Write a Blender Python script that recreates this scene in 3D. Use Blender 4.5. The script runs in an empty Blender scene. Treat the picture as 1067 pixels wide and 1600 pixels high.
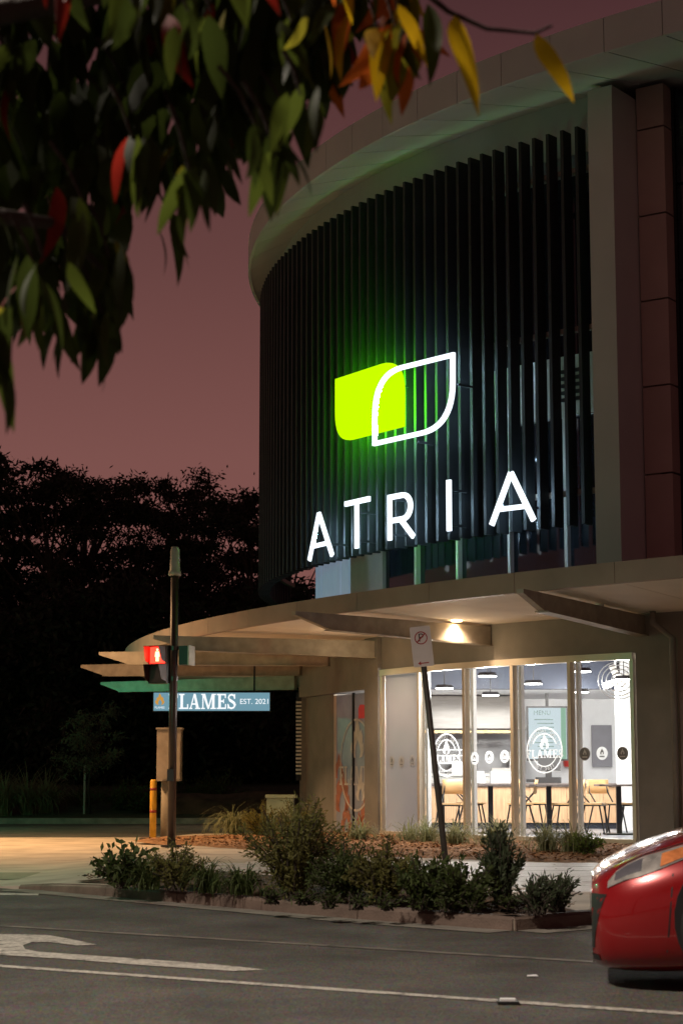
import bpy, math, random
from mathutils import Vector, Matrix, noise
R_ = math.radians
rnd = random.Random(7)
sc = bpy.context.scene
col = sc.collection
# ------------------------------------------------------------------ camera, sky, exposure
F_PX, CX, CY, CAM_H = 2900.0, 533.5, 800.0, 1.05        # photo pixels
PITCH = math.atan(415 / F_PX)
cam_d = bpy.data.cameras.new('camera'); cam = bpy.data.objects.new('camera', cam_d); col.objects.link(cam)
cam.location = (0, 0, CAM_H); cam.rotation_euler = (math.pi / 2 + PITCH, 0, 0)
cam_d.sensor_fit = 'VERTICAL'; cam_d.sensor_height = 36; cam_d.lens = F_PX / 1600 * 36
cam_d.clip_start = 0.1; cam_d.clip_end = 2000
cam_d.dof.use_dof = True; cam_d.dof.focus_distance = 25; cam_d.dof.aperture_fstop = 5
sc.camera = cam
sc.view_settings.view_transform = 'Standard'; sc.view_settings.look = 'None'
sc.view_settings.exposure = 0; sc.view_settings.gamma = 1
sc.render.engine = 'CYCLES'
sc.cycles.use_denoising = True
sc.cycles.max_bounces = 8; sc.cycles.transparent_max_bounces = 16
sc.cycles.sample_clamp_indirect = 4
world = bpy.data.worlds.new('World'); sc.world = world; world.use_nodes = True
nt = world.node_tree; nt.nodes.clear()
wo = nt.nodes.new('ShaderNodeOutputWorld')
sky = nt.nodes.new('ShaderNodeTexSky'); sky.sky_type = 'NISHITA'; sky.sun_disc = False
sky.sun_elevation = R_(-5); sky.sun_rotation = R_(200)
bg1 = nt.nodes.new('ShaderNodeBackground'); bg1.inputs[1].default_value = 0.08
nt.links.new(sky.outputs[0], bg1.inputs[0])
# the town's light dome: brighter and pinker near the horizon, all the way round
tc = nt.nodes.new('ShaderNodeTexCoord'); sep = nt.nodes.new('ShaderNodeSeparateXYZ')
nt.links.new(tc.outputs['Generated'], sep.inputs[0])
rampn = nt.nodes.new('ShaderNodeValToRGB'); nt.links.new(sep.outputs[2], rampn.inputs[0])
el = rampn.color_ramp.elements
el[0].position = 0.0; el[0].color = (.230, .094, .082, 1)
el[1].position = 1.0; el[1].color = (.016, .008, .013, 1)
for pos, c in ((.17, (.200, .082, .073, 1)), (.27, (.132, .054, .050, 1)), (.40, (.070, .027, .029, 1))):
    e = el.new(pos); e.color = c
bg2 = nt.nodes.new('ShaderNodeBackground'); nt.links.new(rampn.outputs[0], bg2.inputs[0]); bg2.inputs[1].default_value = 1
ad = nt.nodes.new('ShaderNodeAddShader')
nt.links.new(bg1.outputs[0], ad.inputs[0]); nt.links.new(bg2.outputs[0], ad.inputs[1]); nt.links.new(ad.outputs[0], wo.inputs[0])

# ------------------------------------------------------------------ pixel helpers (distance always from a real surface)
_c, _s = math.cos(PITCH), math.sin(PITCH)
def ray(x, y):
    u = (x - CX) / F_PX; v = (CY - y) / F_PX
    return Vector((u, _c - v * _s, _s + v * _c))
def at_z(x, y, z):
    d = ray(x, y); t = (z - CAM_H) / d.z
    return Vector((0, 0, CAM_H)) + d * t
def at_y(x, y, Y):
    d = ray(x, y); return Vector((0, 0, CAM_H)) + d * (Y / d.y)
CC = Vector((10.99, 33.64))                       # centre of the curved corner building
def hit(x, y, R):                                 # pixel -> (angle, z) on a cylinder round CC
    d = ray(x, y); o = -CC
    a = d.x ** 2 + d.y ** 2; b = 2 * (o.x * d.x + o.y * d.y); c = o.length_squared - R * R
    q = b * b - 4 * a * c
    t = (-b - math.sqrt(max(q, 0))) / (2 * a)
    p = Vector((0, 0, CAM_H)) + d * t
    return math.atan2(p.y - CC.y, p.x - CC.x) % (2 * math.pi), p.z
def P(th, R, z): return Vector((CC.x + R * math.cos(th), CC.y + R * math.sin(th), z))

# ------------------------------------------------------------------ materials
MATS = {}
def mat(name, color, rough=.6, metal=0, var=.15, scale=8, bump=0, bscale=60, emit=0, ecol=None, coat=0, spec=.5, stretch=None, col2=None):
    if name in MATS: return MATS[name]
    m = bpy.data.materials.new(name); m.use_nodes = True; n = m.node_tree; bs = n.nodes['Principled BSDF']
    bs.inputs['Roughness'].default_value = rough; bs.inputs['Metallic'].default_value = metal
    bs.inputs['Coat Weight'].default_value = coat; bs.inputs['Specular IOR Level'].default_value = spec
    t = n.nodes.new('ShaderNodeTexCoord'); mp = n.nodes.new('ShaderNodeMapping'); n.links.new(t.outputs['Object'], mp.inputs[0])
    if stretch: mp.inputs['Scale'].default_value = stretch
    nz = n.nodes.new('ShaderNodeTexNoise'); nz.inputs['Scale'].default_value = scale; nz.inputs['Detail'].default_value = 6
    n.links.new(mp.outputs[0], nz.inputs[0])
    rp = n.nodes.new('ShaderNodeValToRGB'); n.links.new(nz.outputs[0], rp.inputs[0])
    c2 = col2 or tuple(min(1, c * (1 + var)) for c in color)
    rp.color_ramp.elements[0].position = .3; rp.color_ramp.elements[1].position = .7
    rp.color_ramp.elements[0].color = (*[c * (1 - var) for c in color], 1); rp.color_ramp.elements[1].color = (*c2, 1)
    n.links.new(rp.outputs[0], bs.inputs['Base Color'])
    if bump:
        n2 = n.nodes.new('ShaderNodeTexNoise'); n2.inputs['Scale'].default_value = bscale; n2.inputs['Detail'].default_value = 4
        n.links.new(mp.outputs[0], n2.inputs[0])
        bp = n.nodes.new('ShaderNodeBump'); bp.inputs['Strength'].default_value = bump; bp.inputs['Distance'].default_value = .02
        n.links.new(n2.outputs[0], bp.inputs['Height']); n.links.new(bp.outputs[0], bs.inputs['Normal'])
    if emit:
        bs.inputs['Emission Color'].default_value = (*(ecol or color), 1); bs.inputs['Emission Strength'].default_value = emit
    MATS[name] = m; return m
def leafmat(name, color, trans=.35, var=.4):
    m = mat(name, color, .6, var=var, scale=3, spec=.25)
    n = m.node_tree; bs = n.nodes['Principled BSDF']; out = n.nodes['Material Output']
    tr = n.nodes.new('ShaderNodeBsdfTranslucent'); tr.inputs[0].default_value = (*[min(1, c * 1.6) for c in color], 1)
    mx = n.nodes.new('ShaderNodeMixShader'); mx.inputs[0].default_value = trans
    n.links.new(bs.outputs[0], mx.inputs[1]); n.links.new(tr.outputs[0], mx.inputs[2]); n.links.new(mx.outputs[0], out.inputs[0])
    return m
def glassmat(name, tint=(1, 1, 1), refl=.06):
    m = bpy.data.materials.new(name); m.use_nodes = True; n = m.node_tree; n.nodes.clear()
    out = n.nodes.new('ShaderNodeOutputMaterial'); t = n.nodes.new('ShaderNodeBsdfTransparent'); t.inputs[0].default_value = (*tint, 1)
    g = n.nodes.new('ShaderNodeBsdfGlossy'); g.inputs['Roughness'].default_value = .02
    lw_ = n.nodes.new('ShaderNodeLayerWeight'); lw_.inputs[0].default_value = .5       # Schlick reflectance, same from both sides of the sheet
    pw_ = n.nodes.new('ShaderNodeMath'); pw_.operation = 'POWER'; pw_.inputs[1].default_value = 5; n.links.new(lw_.outputs['Facing'], pw_.inputs[0])
    ma = n.nodes.new('ShaderNodeMath'); ma.operation = 'MULTIPLY_ADD'; ma.inputs[1].default_value = .9; ma.inputs[2].default_value = .035; n.links.new(pw_.outputs[0], ma.inputs[0])
    mx = n.nodes.new('ShaderNodeMixShader'); n.links.new(ma.outputs[0], mx.inputs[0])
    n.links.new(t.outputs[0], mx.inputs[1]); n.links.new(g.outputs[0], mx.inputs[2]); n.links.new(mx.outputs[0], out.inputs[0])
    MATS[name] = m; return m
def emitmat(name, color, strength):
    m = bpy.data.materials.new(name); m.use_nodes = True; n = m.node_tree; n.nodes.clear()
    out = n.nodes.new('ShaderNodeOutputMaterial'); e = n.nodes.new('ShaderNodeEmission')
    e.inputs[0].default_value = (*color, 1); e.inputs[1].default_value = strength
    n.links.new(e.outputs[0], out.inputs[0]); MATS[name] = m; return m

asphalt = mat('asphalt', (.125, .115, .102), .85, var=.30, scale=1.3, bump=1.0, bscale=60)
def speckle(m, scale=140, amt=.5):
    n = m.node_tree; bs = n.nodes['Principled BSDF']; l = bs.inputs['Base Color'].links[0]; src = l.from_socket
    v = n.nodes.new('ShaderNodeTexVoronoi'); v.inputs['Scale'].default_value = scale
    t = n.nodes.new('ShaderNodeTexCoord'); n.links.new(t.outputs['Object'], v.inputs['Vector'])
    mx = n.nodes.new('ShaderNodeMix'); mx.data_type = 'RGBA'; mx.blend_type = 'MULTIPLY'; mx.inputs[0].default_value = amt
    n.links.new(src, mx.inputs[6]); n.links.new(v.outputs['Color'], mx.inputs[7]); n.links.new(mx.outputs[2], bs.inputs['Base Color'])
speckle(asphalt, 55, .62)
def wear(m, other, scale, lo, hi, detail=8):
    n = m.node_tree; bs = n.nodes['Principled BSDF']; src = bs.inputs['Base Color'].links[0].from_socket
    t = n.nodes.new('ShaderNodeTexCoord'); z = n.nodes.new('ShaderNodeTexNoise'); z.inputs['Scale'].default_value = scale; z.inputs['Detail'].default_value = detail; z.inputs['Roughness'].default_value = .7
    n.links.new(t.outputs['Object'], z.inputs[0]); r = n.nodes.new('ShaderNodeMapRange'); r.inputs[1].default_value = lo; r.inputs[2].default_value = hi
    n.links.new(z.outputs[0], r.inputs[0]); mx = n.nodes.new('ShaderNodeMix'); mx.data_type = 'RGBA'; n.links.new(r.outputs[0], mx.inputs[0])
    n.links.new(src, mx.inputs[6]); mx.inputs[7].default_value = (*other, 1); n.links.new(mx.outputs[2], bs.inputs['Base Color'])
wear(asphalt, (.035, .032, .029), .55, .52, .74); wear(asphalt, (.14, .13, .115), 1.7, .60, .80)
paint = mat('road_paint', (.46, .43, .38), .7, var=.42, scale=38, bump=.5)
wear(paint, (.07, .065, .058), 9, .50, .66)
paint_old = mat('worn_paint', (.20, .18, .155), .7, var=.5, scale=12, bump=.3)
wear(paint_old, (.07, .065, .058), 6, .45, .62)
concrete = mat('footpath_concrete', (.42, .36, .29), .8, var=.25, scale=1.6, bump=.3, bscale=40)
plank_m = mat('plank_concrete', (.56, .51, .47), .55, var=.35, scale=3, bump=.5, bscale=12, stretch=(.6, 6, 1))
kerb_m = mat('kerb_concrete', (.13, .092, .072), .8, var=.35, scale=4, bump=.4)
gutter_m = mat('gutter_concrete', (.22, .20, .17), .8, var=.3, scale=4, bump=.4)
soil = mat('garden_soil', (.075, .048, .030), .95, var=.5, scale=12, bump=1, bscale=40)
mulch = mat('bark_mulch', (.30, .16, .075), .95, var=.6, scale=25, bump=1, bscale=60)
grass_m = mat('verge_grass', (.035, .045, .018), .95, var=.5, scale=5, bump=1, bscale=30)
bank_m = mat('bank_earth', (.10, .05, .032), .95, var=.5, scale=3, bump=1, bscale=15)
tact = mat('tactile_tiles', (.20, .21, .15), .7)
wall_m = mat('rendered_wall', (.20, .18, .16), .85, var=.12, scale=3, bump=.25, bscale=80)
panel_m = mat('clad_panel', (.34, .24, .22), .6, var=.08, scale=1.5)
roof_m = mat('roof_panel', (.42, .41, .41), .55, var=.06, scale=1.2)
soffit_m = mat('canopy_soffit', (.78, .72, .64), .7, var=.06, scale=1.5)
fascia_m = mat('canopy_fascia', (.30, .22, .18), .55, var=.12, scale=2)
beam_m = mat('galvanised_beam', (.34, .30, .25), .5, .3, var=.2, scale=6)
louvre_m = mat('charcoal_louvre', (.020, .023, .025), .6, .2, var=.15, scale=4)
dark_m = mat('dark_backing', (.012, .014, .018), .5)
spandrel_m = mat('pale_spandrel', (.66, .63, .60), .6, var=.08, scale=2)
white_panel = mat('glowing_pale_panel', (.62, .64, .66), .5, var=.12, scale=2, emit=.22, ecol=(.5, .74, 1.0))  # bluish glow put into the wall panels in place of light
frame_m = mat('champagne_frame', (.60, .53, .43), .42, .3, var=.08, scale=3)
tint_glass = mat('tinted_glass', (.010, .014, .020), .06, var=.05)
clear = glassmat('clear_glass', (.96, .97, .97))
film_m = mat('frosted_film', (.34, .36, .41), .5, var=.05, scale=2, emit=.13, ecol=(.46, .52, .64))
decal_w = mat('white_plastic', (.85, .86, .88), .6, var=.03)
decal_t = leafmat('white_decal', (.60, .61, .62), .62, .03)
decal_g = mat('grey_decal', (.20, .20, .22), .6, var=.05)
white_wall = mat('white_paint', (.80, .80, .80), .7, var=.03)
navy = mat('navy_paint', (.012, .018, .034), .6, var=.1)
steel = mat('stainless_steel', (.55, .54, .52), .28, .9, var=.08, scale=3, stretch=(1, 1, 12))
splash = mat('grey_splashback', (.36, .36, .37), .25, var=.1, scale=4)
wood = mat('oak_panel', (.55, .34, .19), .5, var=.2, scale=5, stretch=(8, 8, .7))
woodc = mat('ply_seat', (.60, .37, .17), .45, var=.12, scale=5)
blackm = mat('black_metal', (.012, .012, .014), .4, .3)
blackp = mat('black_plastic', (.015, .015, .016), .45)
polem = mat('dark_pole_paint', (.045, .028, .026), .35, .2)
galv = mat('grey_cap', (.42, .40, .36), .5, .3)
tablem = mat('stone_table_top', (.16, .13, .12), .3, var=.4, scale=14)
floor_m = mat('shop_floor_tile', (.22, .23, .26), .35, var=.1, scale=3)
letter_w = emitmat('white_sign_light', (.86, .94, 1.0), 1.7)
letter_g = emitmat('green_sign_light', (.52, 1.0, .0), 1.15)
halo_w = emitmat('white_halo_light', (.50, .76, 1.0), 140)
halo_g = emitmat('green_halo_light', (.10, 1.0, .01), 42)
lamp_e = emitmat('pendant_light', (1, .97, .92), 22)
warm_e = emitmat('warm_downlight', (1, .62, .28), 30)

# ------------------------------------------------------------------ mesh helpers
class B:
    def __init__(s): s.v = []; s.f = []
    def poly(s, pts, flip=False):
        i = len(s.v); s.v += [tuple(p) for p in pts]; n = list(range(i, i + len(pts))); s.f.append(n[::-1] if flip else n)
    def box(s, c, d, M=None):
        i = len(s.v); c = Vector(c)
        for z in (-.5, .5):
            for x, y in ((-.5, -.5), (.5, -.5), (.5, .5), (-.5, .5)):
                q = Vector((x * d[0], y * d[1], z * d[2]))
                if M: q = M @ q
                s.v.append(tuple(q + c))
        for a in ((3, 2, 1, 0), (4, 5, 6, 7), (0, 1, 5, 4), (1, 2, 6, 5), (2, 3, 7, 6), (3, 0, 4, 7)): s.f.append([i + k for k in a])
        return s
    def prism(s, pts, off):                         # polygon pts (3d) extruded by vector off
        i = len(s.v); n = len(pts); off = Vector(off)
        s.v += [tuple(p) for p in pts]; s.v += [tuple(Vector(p) + off) for p in pts]
        s.f.append(list(range(i, i + n))[::-1]); s.f.append(list(range(i + n, i + 2 * n)))
        for k in range(n): s.f.append([i + k, i + (k + 1) % n, i + n + (k + 1) % n, i + n + k])
        return s
    def tube(s, path, rad, n=8, cap=True):
        path = [Vector(p) for p in path]; base = len(s.v)
        if not hasattr(rad, '__len__'): rad = [rad] * len(path)
        for k, p in enumerate(path):
            d = (path[min(k + 1, len(path) - 1)] - path[max(k - 1, 0)]).normalized()
            a = d.orthogonal().normalized() if k == 0 else (pa - d * pa.dot(d)).normalized()
            pa = a; b = d.cross(a)
            for j in range(n):
                t = 2 * math.pi * j / n; s.v.append(tuple(p + (a * math.cos(t) + b * math.sin(t)) * rad[k]))
        for k in range(len(path) - 1):
            for j in range(n):
                a = base + k * n + j; b2 = base + k * n + (j + 1) % n; s.f.append([a, b2, b2 + n, a + n])
        if cap:
            s.f.append([base + j for j in range(n)][::-1]); s.f.append([base + (len(path) - 1) * n + j for j in range(n)])
        return s
    def arc(s, R0, R1, t0, t1, z0, z1, n=24, z0b=None, z1b=None):   # solid ring segment; zb: heights at R1
        z0b = z0 if z0b is None else z0b; z1b = z1 if z1b is None else z1b
        i = len(s.v)
        for k in range(n + 1):
            t = t0 + (t1 - t0) * k / n
            s.v += [tuple(P(t, R0, z0)), tuple(P(t, R1, z0b)), tuple(P(t, R1, z1b)), tuple(P(t, R0, z1))]
        for k in range(n):
            a = i + 4 * k
            for j in range(4): s.f.append([a + j, a + (j + 1) % 4, a + 4 + (j + 1) % 4, a + 4 + j])
        s.f.append([i, i + 3, i + 2, i + 1]); e = i + 4 * n; s.f.append([e, e + 1, e + 2, e + 3])
        return s
    def mesh(s, name, m, smooth=False):
        me = bpy.data.meshes.new(name); me.from_pydata(s.v, [], s.f); me.update()
        if m: me.materials.append(m)
        if smooth: me.polygons.foreach_set('use_smooth', [True] * len(me.polygons))
        return me
def link(name, me, parent=None, loc=None):
    o = bpy.data.objects.new(name, me); col.objects.link(o)
    if parent: o.parent = parent
    if loc is not None: o.location = loc
    return o
def part(name, b, m, parent=None, smooth=False):
    """b in the parent's local frame"""
    return link(name, b.mesh(name, m, smooth), parent)
def tag(o, label, cat, group=None):
    o['label'] = label; o['category'] = cat
    if group: o['group'] = group
    return o
def thing(name, label, cat, loc=(0, 0, 0), rz=0, group=None):
    o = bpy.data.objects.new(name, None); col.objects.link(o); o.location = loc; o.rotation_euler = (0, 0, rz)
    return tag(o, label, cat, group)
def struct(name, b, m, smooth=False):
    o = part(name, b, m, None, smooth); o['kind'] = 'structure'; return o
def dup(root, loc, rz, label, group=None, scale=None):
    def rec(o, par):
        c = o.copy(); col.objects.link(c)
        if par: c.parent = par
        for ch in o.children: rec(ch, c)
        return c
    r = rec(root, None); r.location = loc; r.rotation_euler = (0, 0, rz); r['label'] = label
    if group: r['group'] = group
    if scale: r.scale = scale
    return r
def light(name, kind, loc, energy, color, parent=None, size=.1, spot=None, rot=None):
    d = bpy.data.lights.new(name, kind); d.energy = energy; d.color = color
    if kind in ('POINT', 'SPOT'): d.shadow_soft_size = size
    if kind == 'SPOT': d.spot_size = spot or R_(120); d.spot_blend = .6
    if kind == 'AREA': d.size = size
    o = bpy.data.objects.new(name, d); col.objects.link(o); o.location = loc
    if rot: o.rotation_euler = rot
    if parent: o.parent = parent
    return o
def text_mesh(txt, size):
    c = bpy.data.curves.new('txt', 'FONT'); c.body = txt; c.size = size; c.align_x = 'CENTER'; c.align_y = 'CENTER'; c.extrude = .001
    o = bpy.data.objects.new('txt', c); col.objects.link(o)
    dg = bpy.context.evaluated_depsgraph_get(); me = bpy.data.meshes.new_from_object(o.evaluated_get(dg))
    bpy.data.objects.remove(o); bpy.data.curves.remove(c); return me

# ================================================================== GROUND
b = B(); b.poly([(-300, -40, 0), (300, -40, 0), (300, 400, 0), (-300, 400, 0)]); struct('road', b, asphalt)
def gpoly(px, z): return [at_z(x, y, z) for x, y in px]
def strip(p, q, w, z):
    p = Vector(p); q = Vector(q); d = (q - p).normalized(); n = Vector((-d.y, d.x, 0)) * w / 2
    return [Vector((a.x, a.y, z)) for a in (p - n, q - n, q + n, p + n)]
b = B(); A0, A1 = at_z(0, 1510, 0), at_z(1067, 1585, 0); d = A1 - A0
N = 40
for k in range(N):
    b.poly(strip(A0 + d * (-2 + 5 * k / N), A0 + d * (-2 + 5 * (k + 1) / N), .085 + .012 * rnd.random(), .004))
struct('lane_line', b, paint)
b = B(); A0, A1 = at_z(0, 1447, 0), at_z(1067, 1512, 0); d = A1 - A0
b.poly(strip(A0 - d * 2, A1 + d * 2, .09, .004)); struct('faint_lane_line', b, paint_old)
arrow_px = [(415, 1515), (365, 1517), (240, 1509), (100, 1498), (-40, 1489), (-150, 1480), (-160, 1462), (-60, 1459), (40, 1460), (76, 1461), (110, 1467), (152, 1476), (120, 1477), (75, 1471.5), (50, 1472), (36, 1477), (40, 1483), (60, 1487), (160, 1494), (260, 1501), (340, 1507)]
b = B(); b.poly(gpoly(arrow_px, .004)); struct('turn_arrow_marking', b, paint)
b = B(); b.poly(gpoly([(-80, 1394), (62, 1396), (60, 1399), (-80, 1397.5)], .004)); struct('stop_line_marking', b, paint)
FR = [(-30, 19.6), (-6, 18.6), (-3.4, 18.25), (-2.8, 17.71), (-1.38, 16.0), (.13, 14.15), (1.19, 13.1), (1.89, 13.72), (6, 17.4), (16, 26)]
def fz(x): return .012 + .073 * min(1, max(0, (x + 3.3) / .9))
b = B(); rows = []
xs = sorted(set([p[0] for p in FR] + [-3.0, -2.6, -2.2, -.6, 3.5]))
def fy(x):
    for (x0, y0), (x1, y1) in zip(FR, FR[1:]):
        if x0 <= x <= x1: return y0 + (y1 - y0) * (x - x0) / (x1 - x0)
for x in xs:
    i = len(b.v); b.v += [(x, fy(x), -.05), (x, fy(x), fz(x)), (x, max(33.0, fy(x) + 6), fz(x) if x < -2 else .085), (x, max(33.0, fy(x) + 6), -.05)]
for k in range(len(xs) - 1):
    a = 4 * k
    for j in range(3): b.f.append([a + j, a + 4 + j, a + 5 + j, a + 1 + j])
foot = struct('footpath', b, concrete)
# kerb stones and gutter
kp = [(-3.05, fy(-3.05))] + [p for p in FR if -3 < p[0] < 7]
def along(pts, step):
    out = []; carry = 0
    for (x0, y0), (x1, y1) in zip(pts, pts[1:]):
        L = math.hypot(x1 - x0, y1 - y0); n = max(1, round(L / step))
        for k in range(n): out.append(((x0 + (x1 - x0) * k / n, y0 + (y1 - y0) * k / n), (x0 + (x1 - x0) * (k + 1) / n, y0 + (y1 - y0) * (k + 1) / n)))
    return out
for (p, q) in along(kp, 1.2):
    p = Vector((*p, 0)); q = Vector((*q, 0)); d = (q - p); L = d.length; d.normalize(); n = Vector((-d.y, d.x, 0))
    if n.y < 0: n = -n
    g = .004; a0 = p + d * g; a1 = q - d * g
    h0 = max(.02, fz(p.x) + .012); h1 = max(.02, fz(q.x) + .012)
    b = B(); i = 0
    for (a, h) in ((a0, h0), (a1, h1)):
        b.v += [tuple(a - n * .02 + Vector((0, 0, -.04))), tuple(a - n * .012 + Vector((0, 0, h - .02))), tuple(a + n * .012 + Vector((0, 0, h))), tuple(a + n * .15 + Vector((0, 0, h))), tuple(a + n * .15 + Vector((0, 0, -.04)))]
    for j in range(5): b.f.append([j, (j + 1) % 5, 5 + (j + 1) % 5, 5 + j])
    b.f += [[4, 3, 2, 1, 0], [5, 6, 7, 8, 9]]
    part('kerb_stone', b, kerb_m, foot)
b = B()
for (x0, y0), (x1, y1) in zip(kp, kp[1:]):
    d = Vector((x1 - x0, y1 - y0, 0)).normalized(); n = Vector((d.y, -d.x, 0))
    if n.y > 0: n = -n
    b.poly([(x0, y0, .005), Vector((x0, y0, .005)) + n * .28, Vector((x1, y1, .005)) + n * .28, (x1, y1, .005)])
struct('gutter', b, gutter_m)
b = B(); b.poly(gpoly([(-120, 1363), (148, 1363), (140, 1374), (-130, 1374)], .018)); tq = struct('tactile_paving', b, tact)
# garden bed behind the kerb
GB = [(-2.5, 17.75), (-1.30, 16.2), (.2, 14.35), (1.17, 13.32), (1.72, 13.85), (1.55, 14.6), (.9, 15.6), (.2, 17.0), (-.6, 18.3), (-1.8, 18.9)]
def in_poly(x, y, pg):
    c = False; j = len(pg) - 1
    for i in range(len(pg)):
        if (pg[i][1] > y) != (pg[j][1] > y) and x < (pg[j][0] - pg[i][0]) * (y - pg[i][1]) / (pg[j][1] - pg[i][1]) + pg[i][0]: c = not c
        j = i
    return c
b = B(); cxg = sum(p[0] for p in GB) / len(GB); cyg = sum(p[1] for p in GB) / len(GB)
ring = []
for (x0, y0), (x1, y1) in zip(GB, GB[1:] + GB[:1]):
    for k in range(6): ring.append((x0 + (x1 - x0) * k / 6, y0 + (y1 - y0) * k / 6))
b.v.append((cxg, cyg, .15)); n = len(ring)
for s_ in (.5, .85, 1.0):
    for x, y in ring: b.v.append((cxg + (x - cxg) * s_, cyg + (y - cyg) * s_, (.145 if s_ < .6 else .12 if s_ < .9 else .088) + (rnd.random() * .02 if s_ < 1 else 0)))
for k in range(n):
    b.f.append([0, 1 + k, 1 + (k + 1) % n])
    for r in (0, 1): b.f.append([1 + r * n + k, 1 + (r + 1) * n + k, 1 + (r + 1) * n + (k + 1) % n, 1 + r * n + (k + 1) % n])
struct('garden_bed', b, soil)
# plank-patterned paving between bed and building
pm = []
for k in range(4):
    bb = B(); bb.box((0, 0, 0), (1.488, .288, .03)); pm.append(bb.mesh('plank', plank_m))
r = 0; y = 13.2
while y < 21.6:
    x = -1.9 + (r * .53) % 1.5 - 1.5
    while x < 6:
        xc, yc = x + .75, y + .15
        ok = all(fy(max(-20, min(15, xx))) < yc - .45 for xx in (xc - .8, xc, xc + .8)) and not any(in_poly(xx, yc + dy, GB) for xx in (xc - .75, xc, xc + .75) for dy in (-.15, .15))
        if ok and xc > -1.2 and math.hypot(xc - CC.x, yc - CC.y) > 14.9:
            o = link('plank', pm[rnd.randrange(4)], foot, (xc, yc, .083 + rnd.random() * .003)); o.rotation_euler = (0, 0, 0)
        x += 1.5
    y += .3; r += 1
b = B(); t0, t1 = R_(196), R_(240)
for k in range(40):
    for j in range(6):
        pass
n1, n2 = 48, 6
for k in range(n1 + 1):
    t = t0 + (t1 - t0) * k / n1
    for j in range(n2 + 1):
        R = 11.55 + 3.3 * j / n2
        b.v.append(tuple(P(t, R, .185 - .085 * j / n2 + (.025 * rnd.random() if 0 < j < n2 else 0) - (.03 if j == n2 else 0))))
for k in range(n1):
    for j in range(n2): b.f.append([k * (n2 + 1) + j, k * (n2 + 1) + j + 1, (k + 1) * (n2 + 1) + j + 1, (k + 1) * (n2 + 1) + j])
struct('mulch_bed', b, mulch, True)
# far side: verge, kerb, earth bank
b = B(); b.box((-40, 43.2, .03), (150, .3, .2)); struct('far_kerb', b, gutter_m)
b = B(); n = 60
for k in range(n + 1):
    x = -130 + 200 * k / n
    for yy, z in ((43.35, .10), (45.5, .2), (47, .5 + .25 * noise.noise((x * .2, 0, 0))), (50, .8 + .4 * noise.noise((x * .1, 3, 0))), (90, 1.6), (330, 6)): b.v.append((x, yy, z))
for k in range(n):
    for j in range(5): b.f.append([6 * k + j, 6 * k + 6 + j, 6 * k + 7 + j, 6 * k + 1 + j])
struct('verge', b, grass_m, True)
b = B(); n = 40
for k in range(n + 1):
    x = -4.6 + 14 * k / n
    for yy, z in ((45.0, .1), (45.3, .45 + .1 * noise.noise((x, 0, 0))), (45.9, .68 + .12 * noise.noise((x * .8, 5, 0))), (47.5, .6)): b.v.append((x, yy, z))
for k in range(n):
    for j in range(3): b.f.append([4 * k + j, 4 * k + 4 + j, 4 * k + 5 + j, 4 * k + 1 + j])
struct('earth_bank', b, bank_m, True)

# ================================================================== BUILDING
bld = thing('corner_building', 'curved corner building with dark vertical louvre screen and lit sign', 'building', (CC.x, CC.y, 0))
INV = Matrix.Translation((-CC.x, -CC.y, 0))
def bp(name, b, m, smooth=False, parent=None):
    me = b.mesh(name, m, smooth); me.transform(INV); return link(name, me, parent or bld)
RL, RW = 12.5, 11.5
thR = hit(922, 192, RL)[0]; step = .2317 / RL
# --- louvres
lv = B(); lv.box((0, 0, 0), (.20, .048, 5.38)); lvm = lv.mesh('louvre_blade', louvre_m)
for k in range(-0, 62):
    t = thR - step * k
    p = P(t, RL - .11, 7.01)
    o = link('louvre_blade', lvm, bld, (p.x - CC.x, p.y - CC.y, p.z)); o.rotation_euler = (0, 0, t)
thE = thR - step * 61
for z in (4.75, 6.95, 9.15): bp('louvre_rail', B().arc(RL - .30, RL - .225, thE, thR + .004, z, z + .07, 60), beam_m)
# --- upper wall behind the louvres
thP = thR + .012
bp('upper_glazing', B().arc(RW - .35, RW - .1, R_(205.5), thP, 3.5, 10.3, 40), tint_glass)
bp('upper_wall', B().arc(RW - .35, RW - .1, R_(150), R_(205.4), 3.5, 10.3, 40), dark_m)
bp('spandrel_band', B().arc(RW - .1, RW + .02, R_(199), thP, 6.0, 6.85, 40), spandrel_m)
tv0 = hit(880, 590, RW)[0]
for k in range(5): bp('vent_slat', B().arc(RW + .02, RW + .06, tv0, tv0 + .035, 6.2 + .1 * k, 6.25 + .1 * k, 3), dark_m)
bp('upper_band', B().arc(RW - .1, RL - .35, R_(150), thP, 9.45, 10.3, 60), roof_m)
for px in (651, 716, 797, 886):
    t = hit(px, 880, RW - .05)[0]; bp('mullion', B().arc(RW - .1, RW - .02, t - .0022, t + .0022, 3.5, 6.0, 1), spandrel_m)
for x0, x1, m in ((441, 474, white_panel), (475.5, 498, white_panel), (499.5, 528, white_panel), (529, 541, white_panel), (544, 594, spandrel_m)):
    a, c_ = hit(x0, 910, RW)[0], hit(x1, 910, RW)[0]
    bp('wall_panel', B().arc(RW - .1, RW - .04, a, c_, 3.5, 5.9, 4), m)
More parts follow.
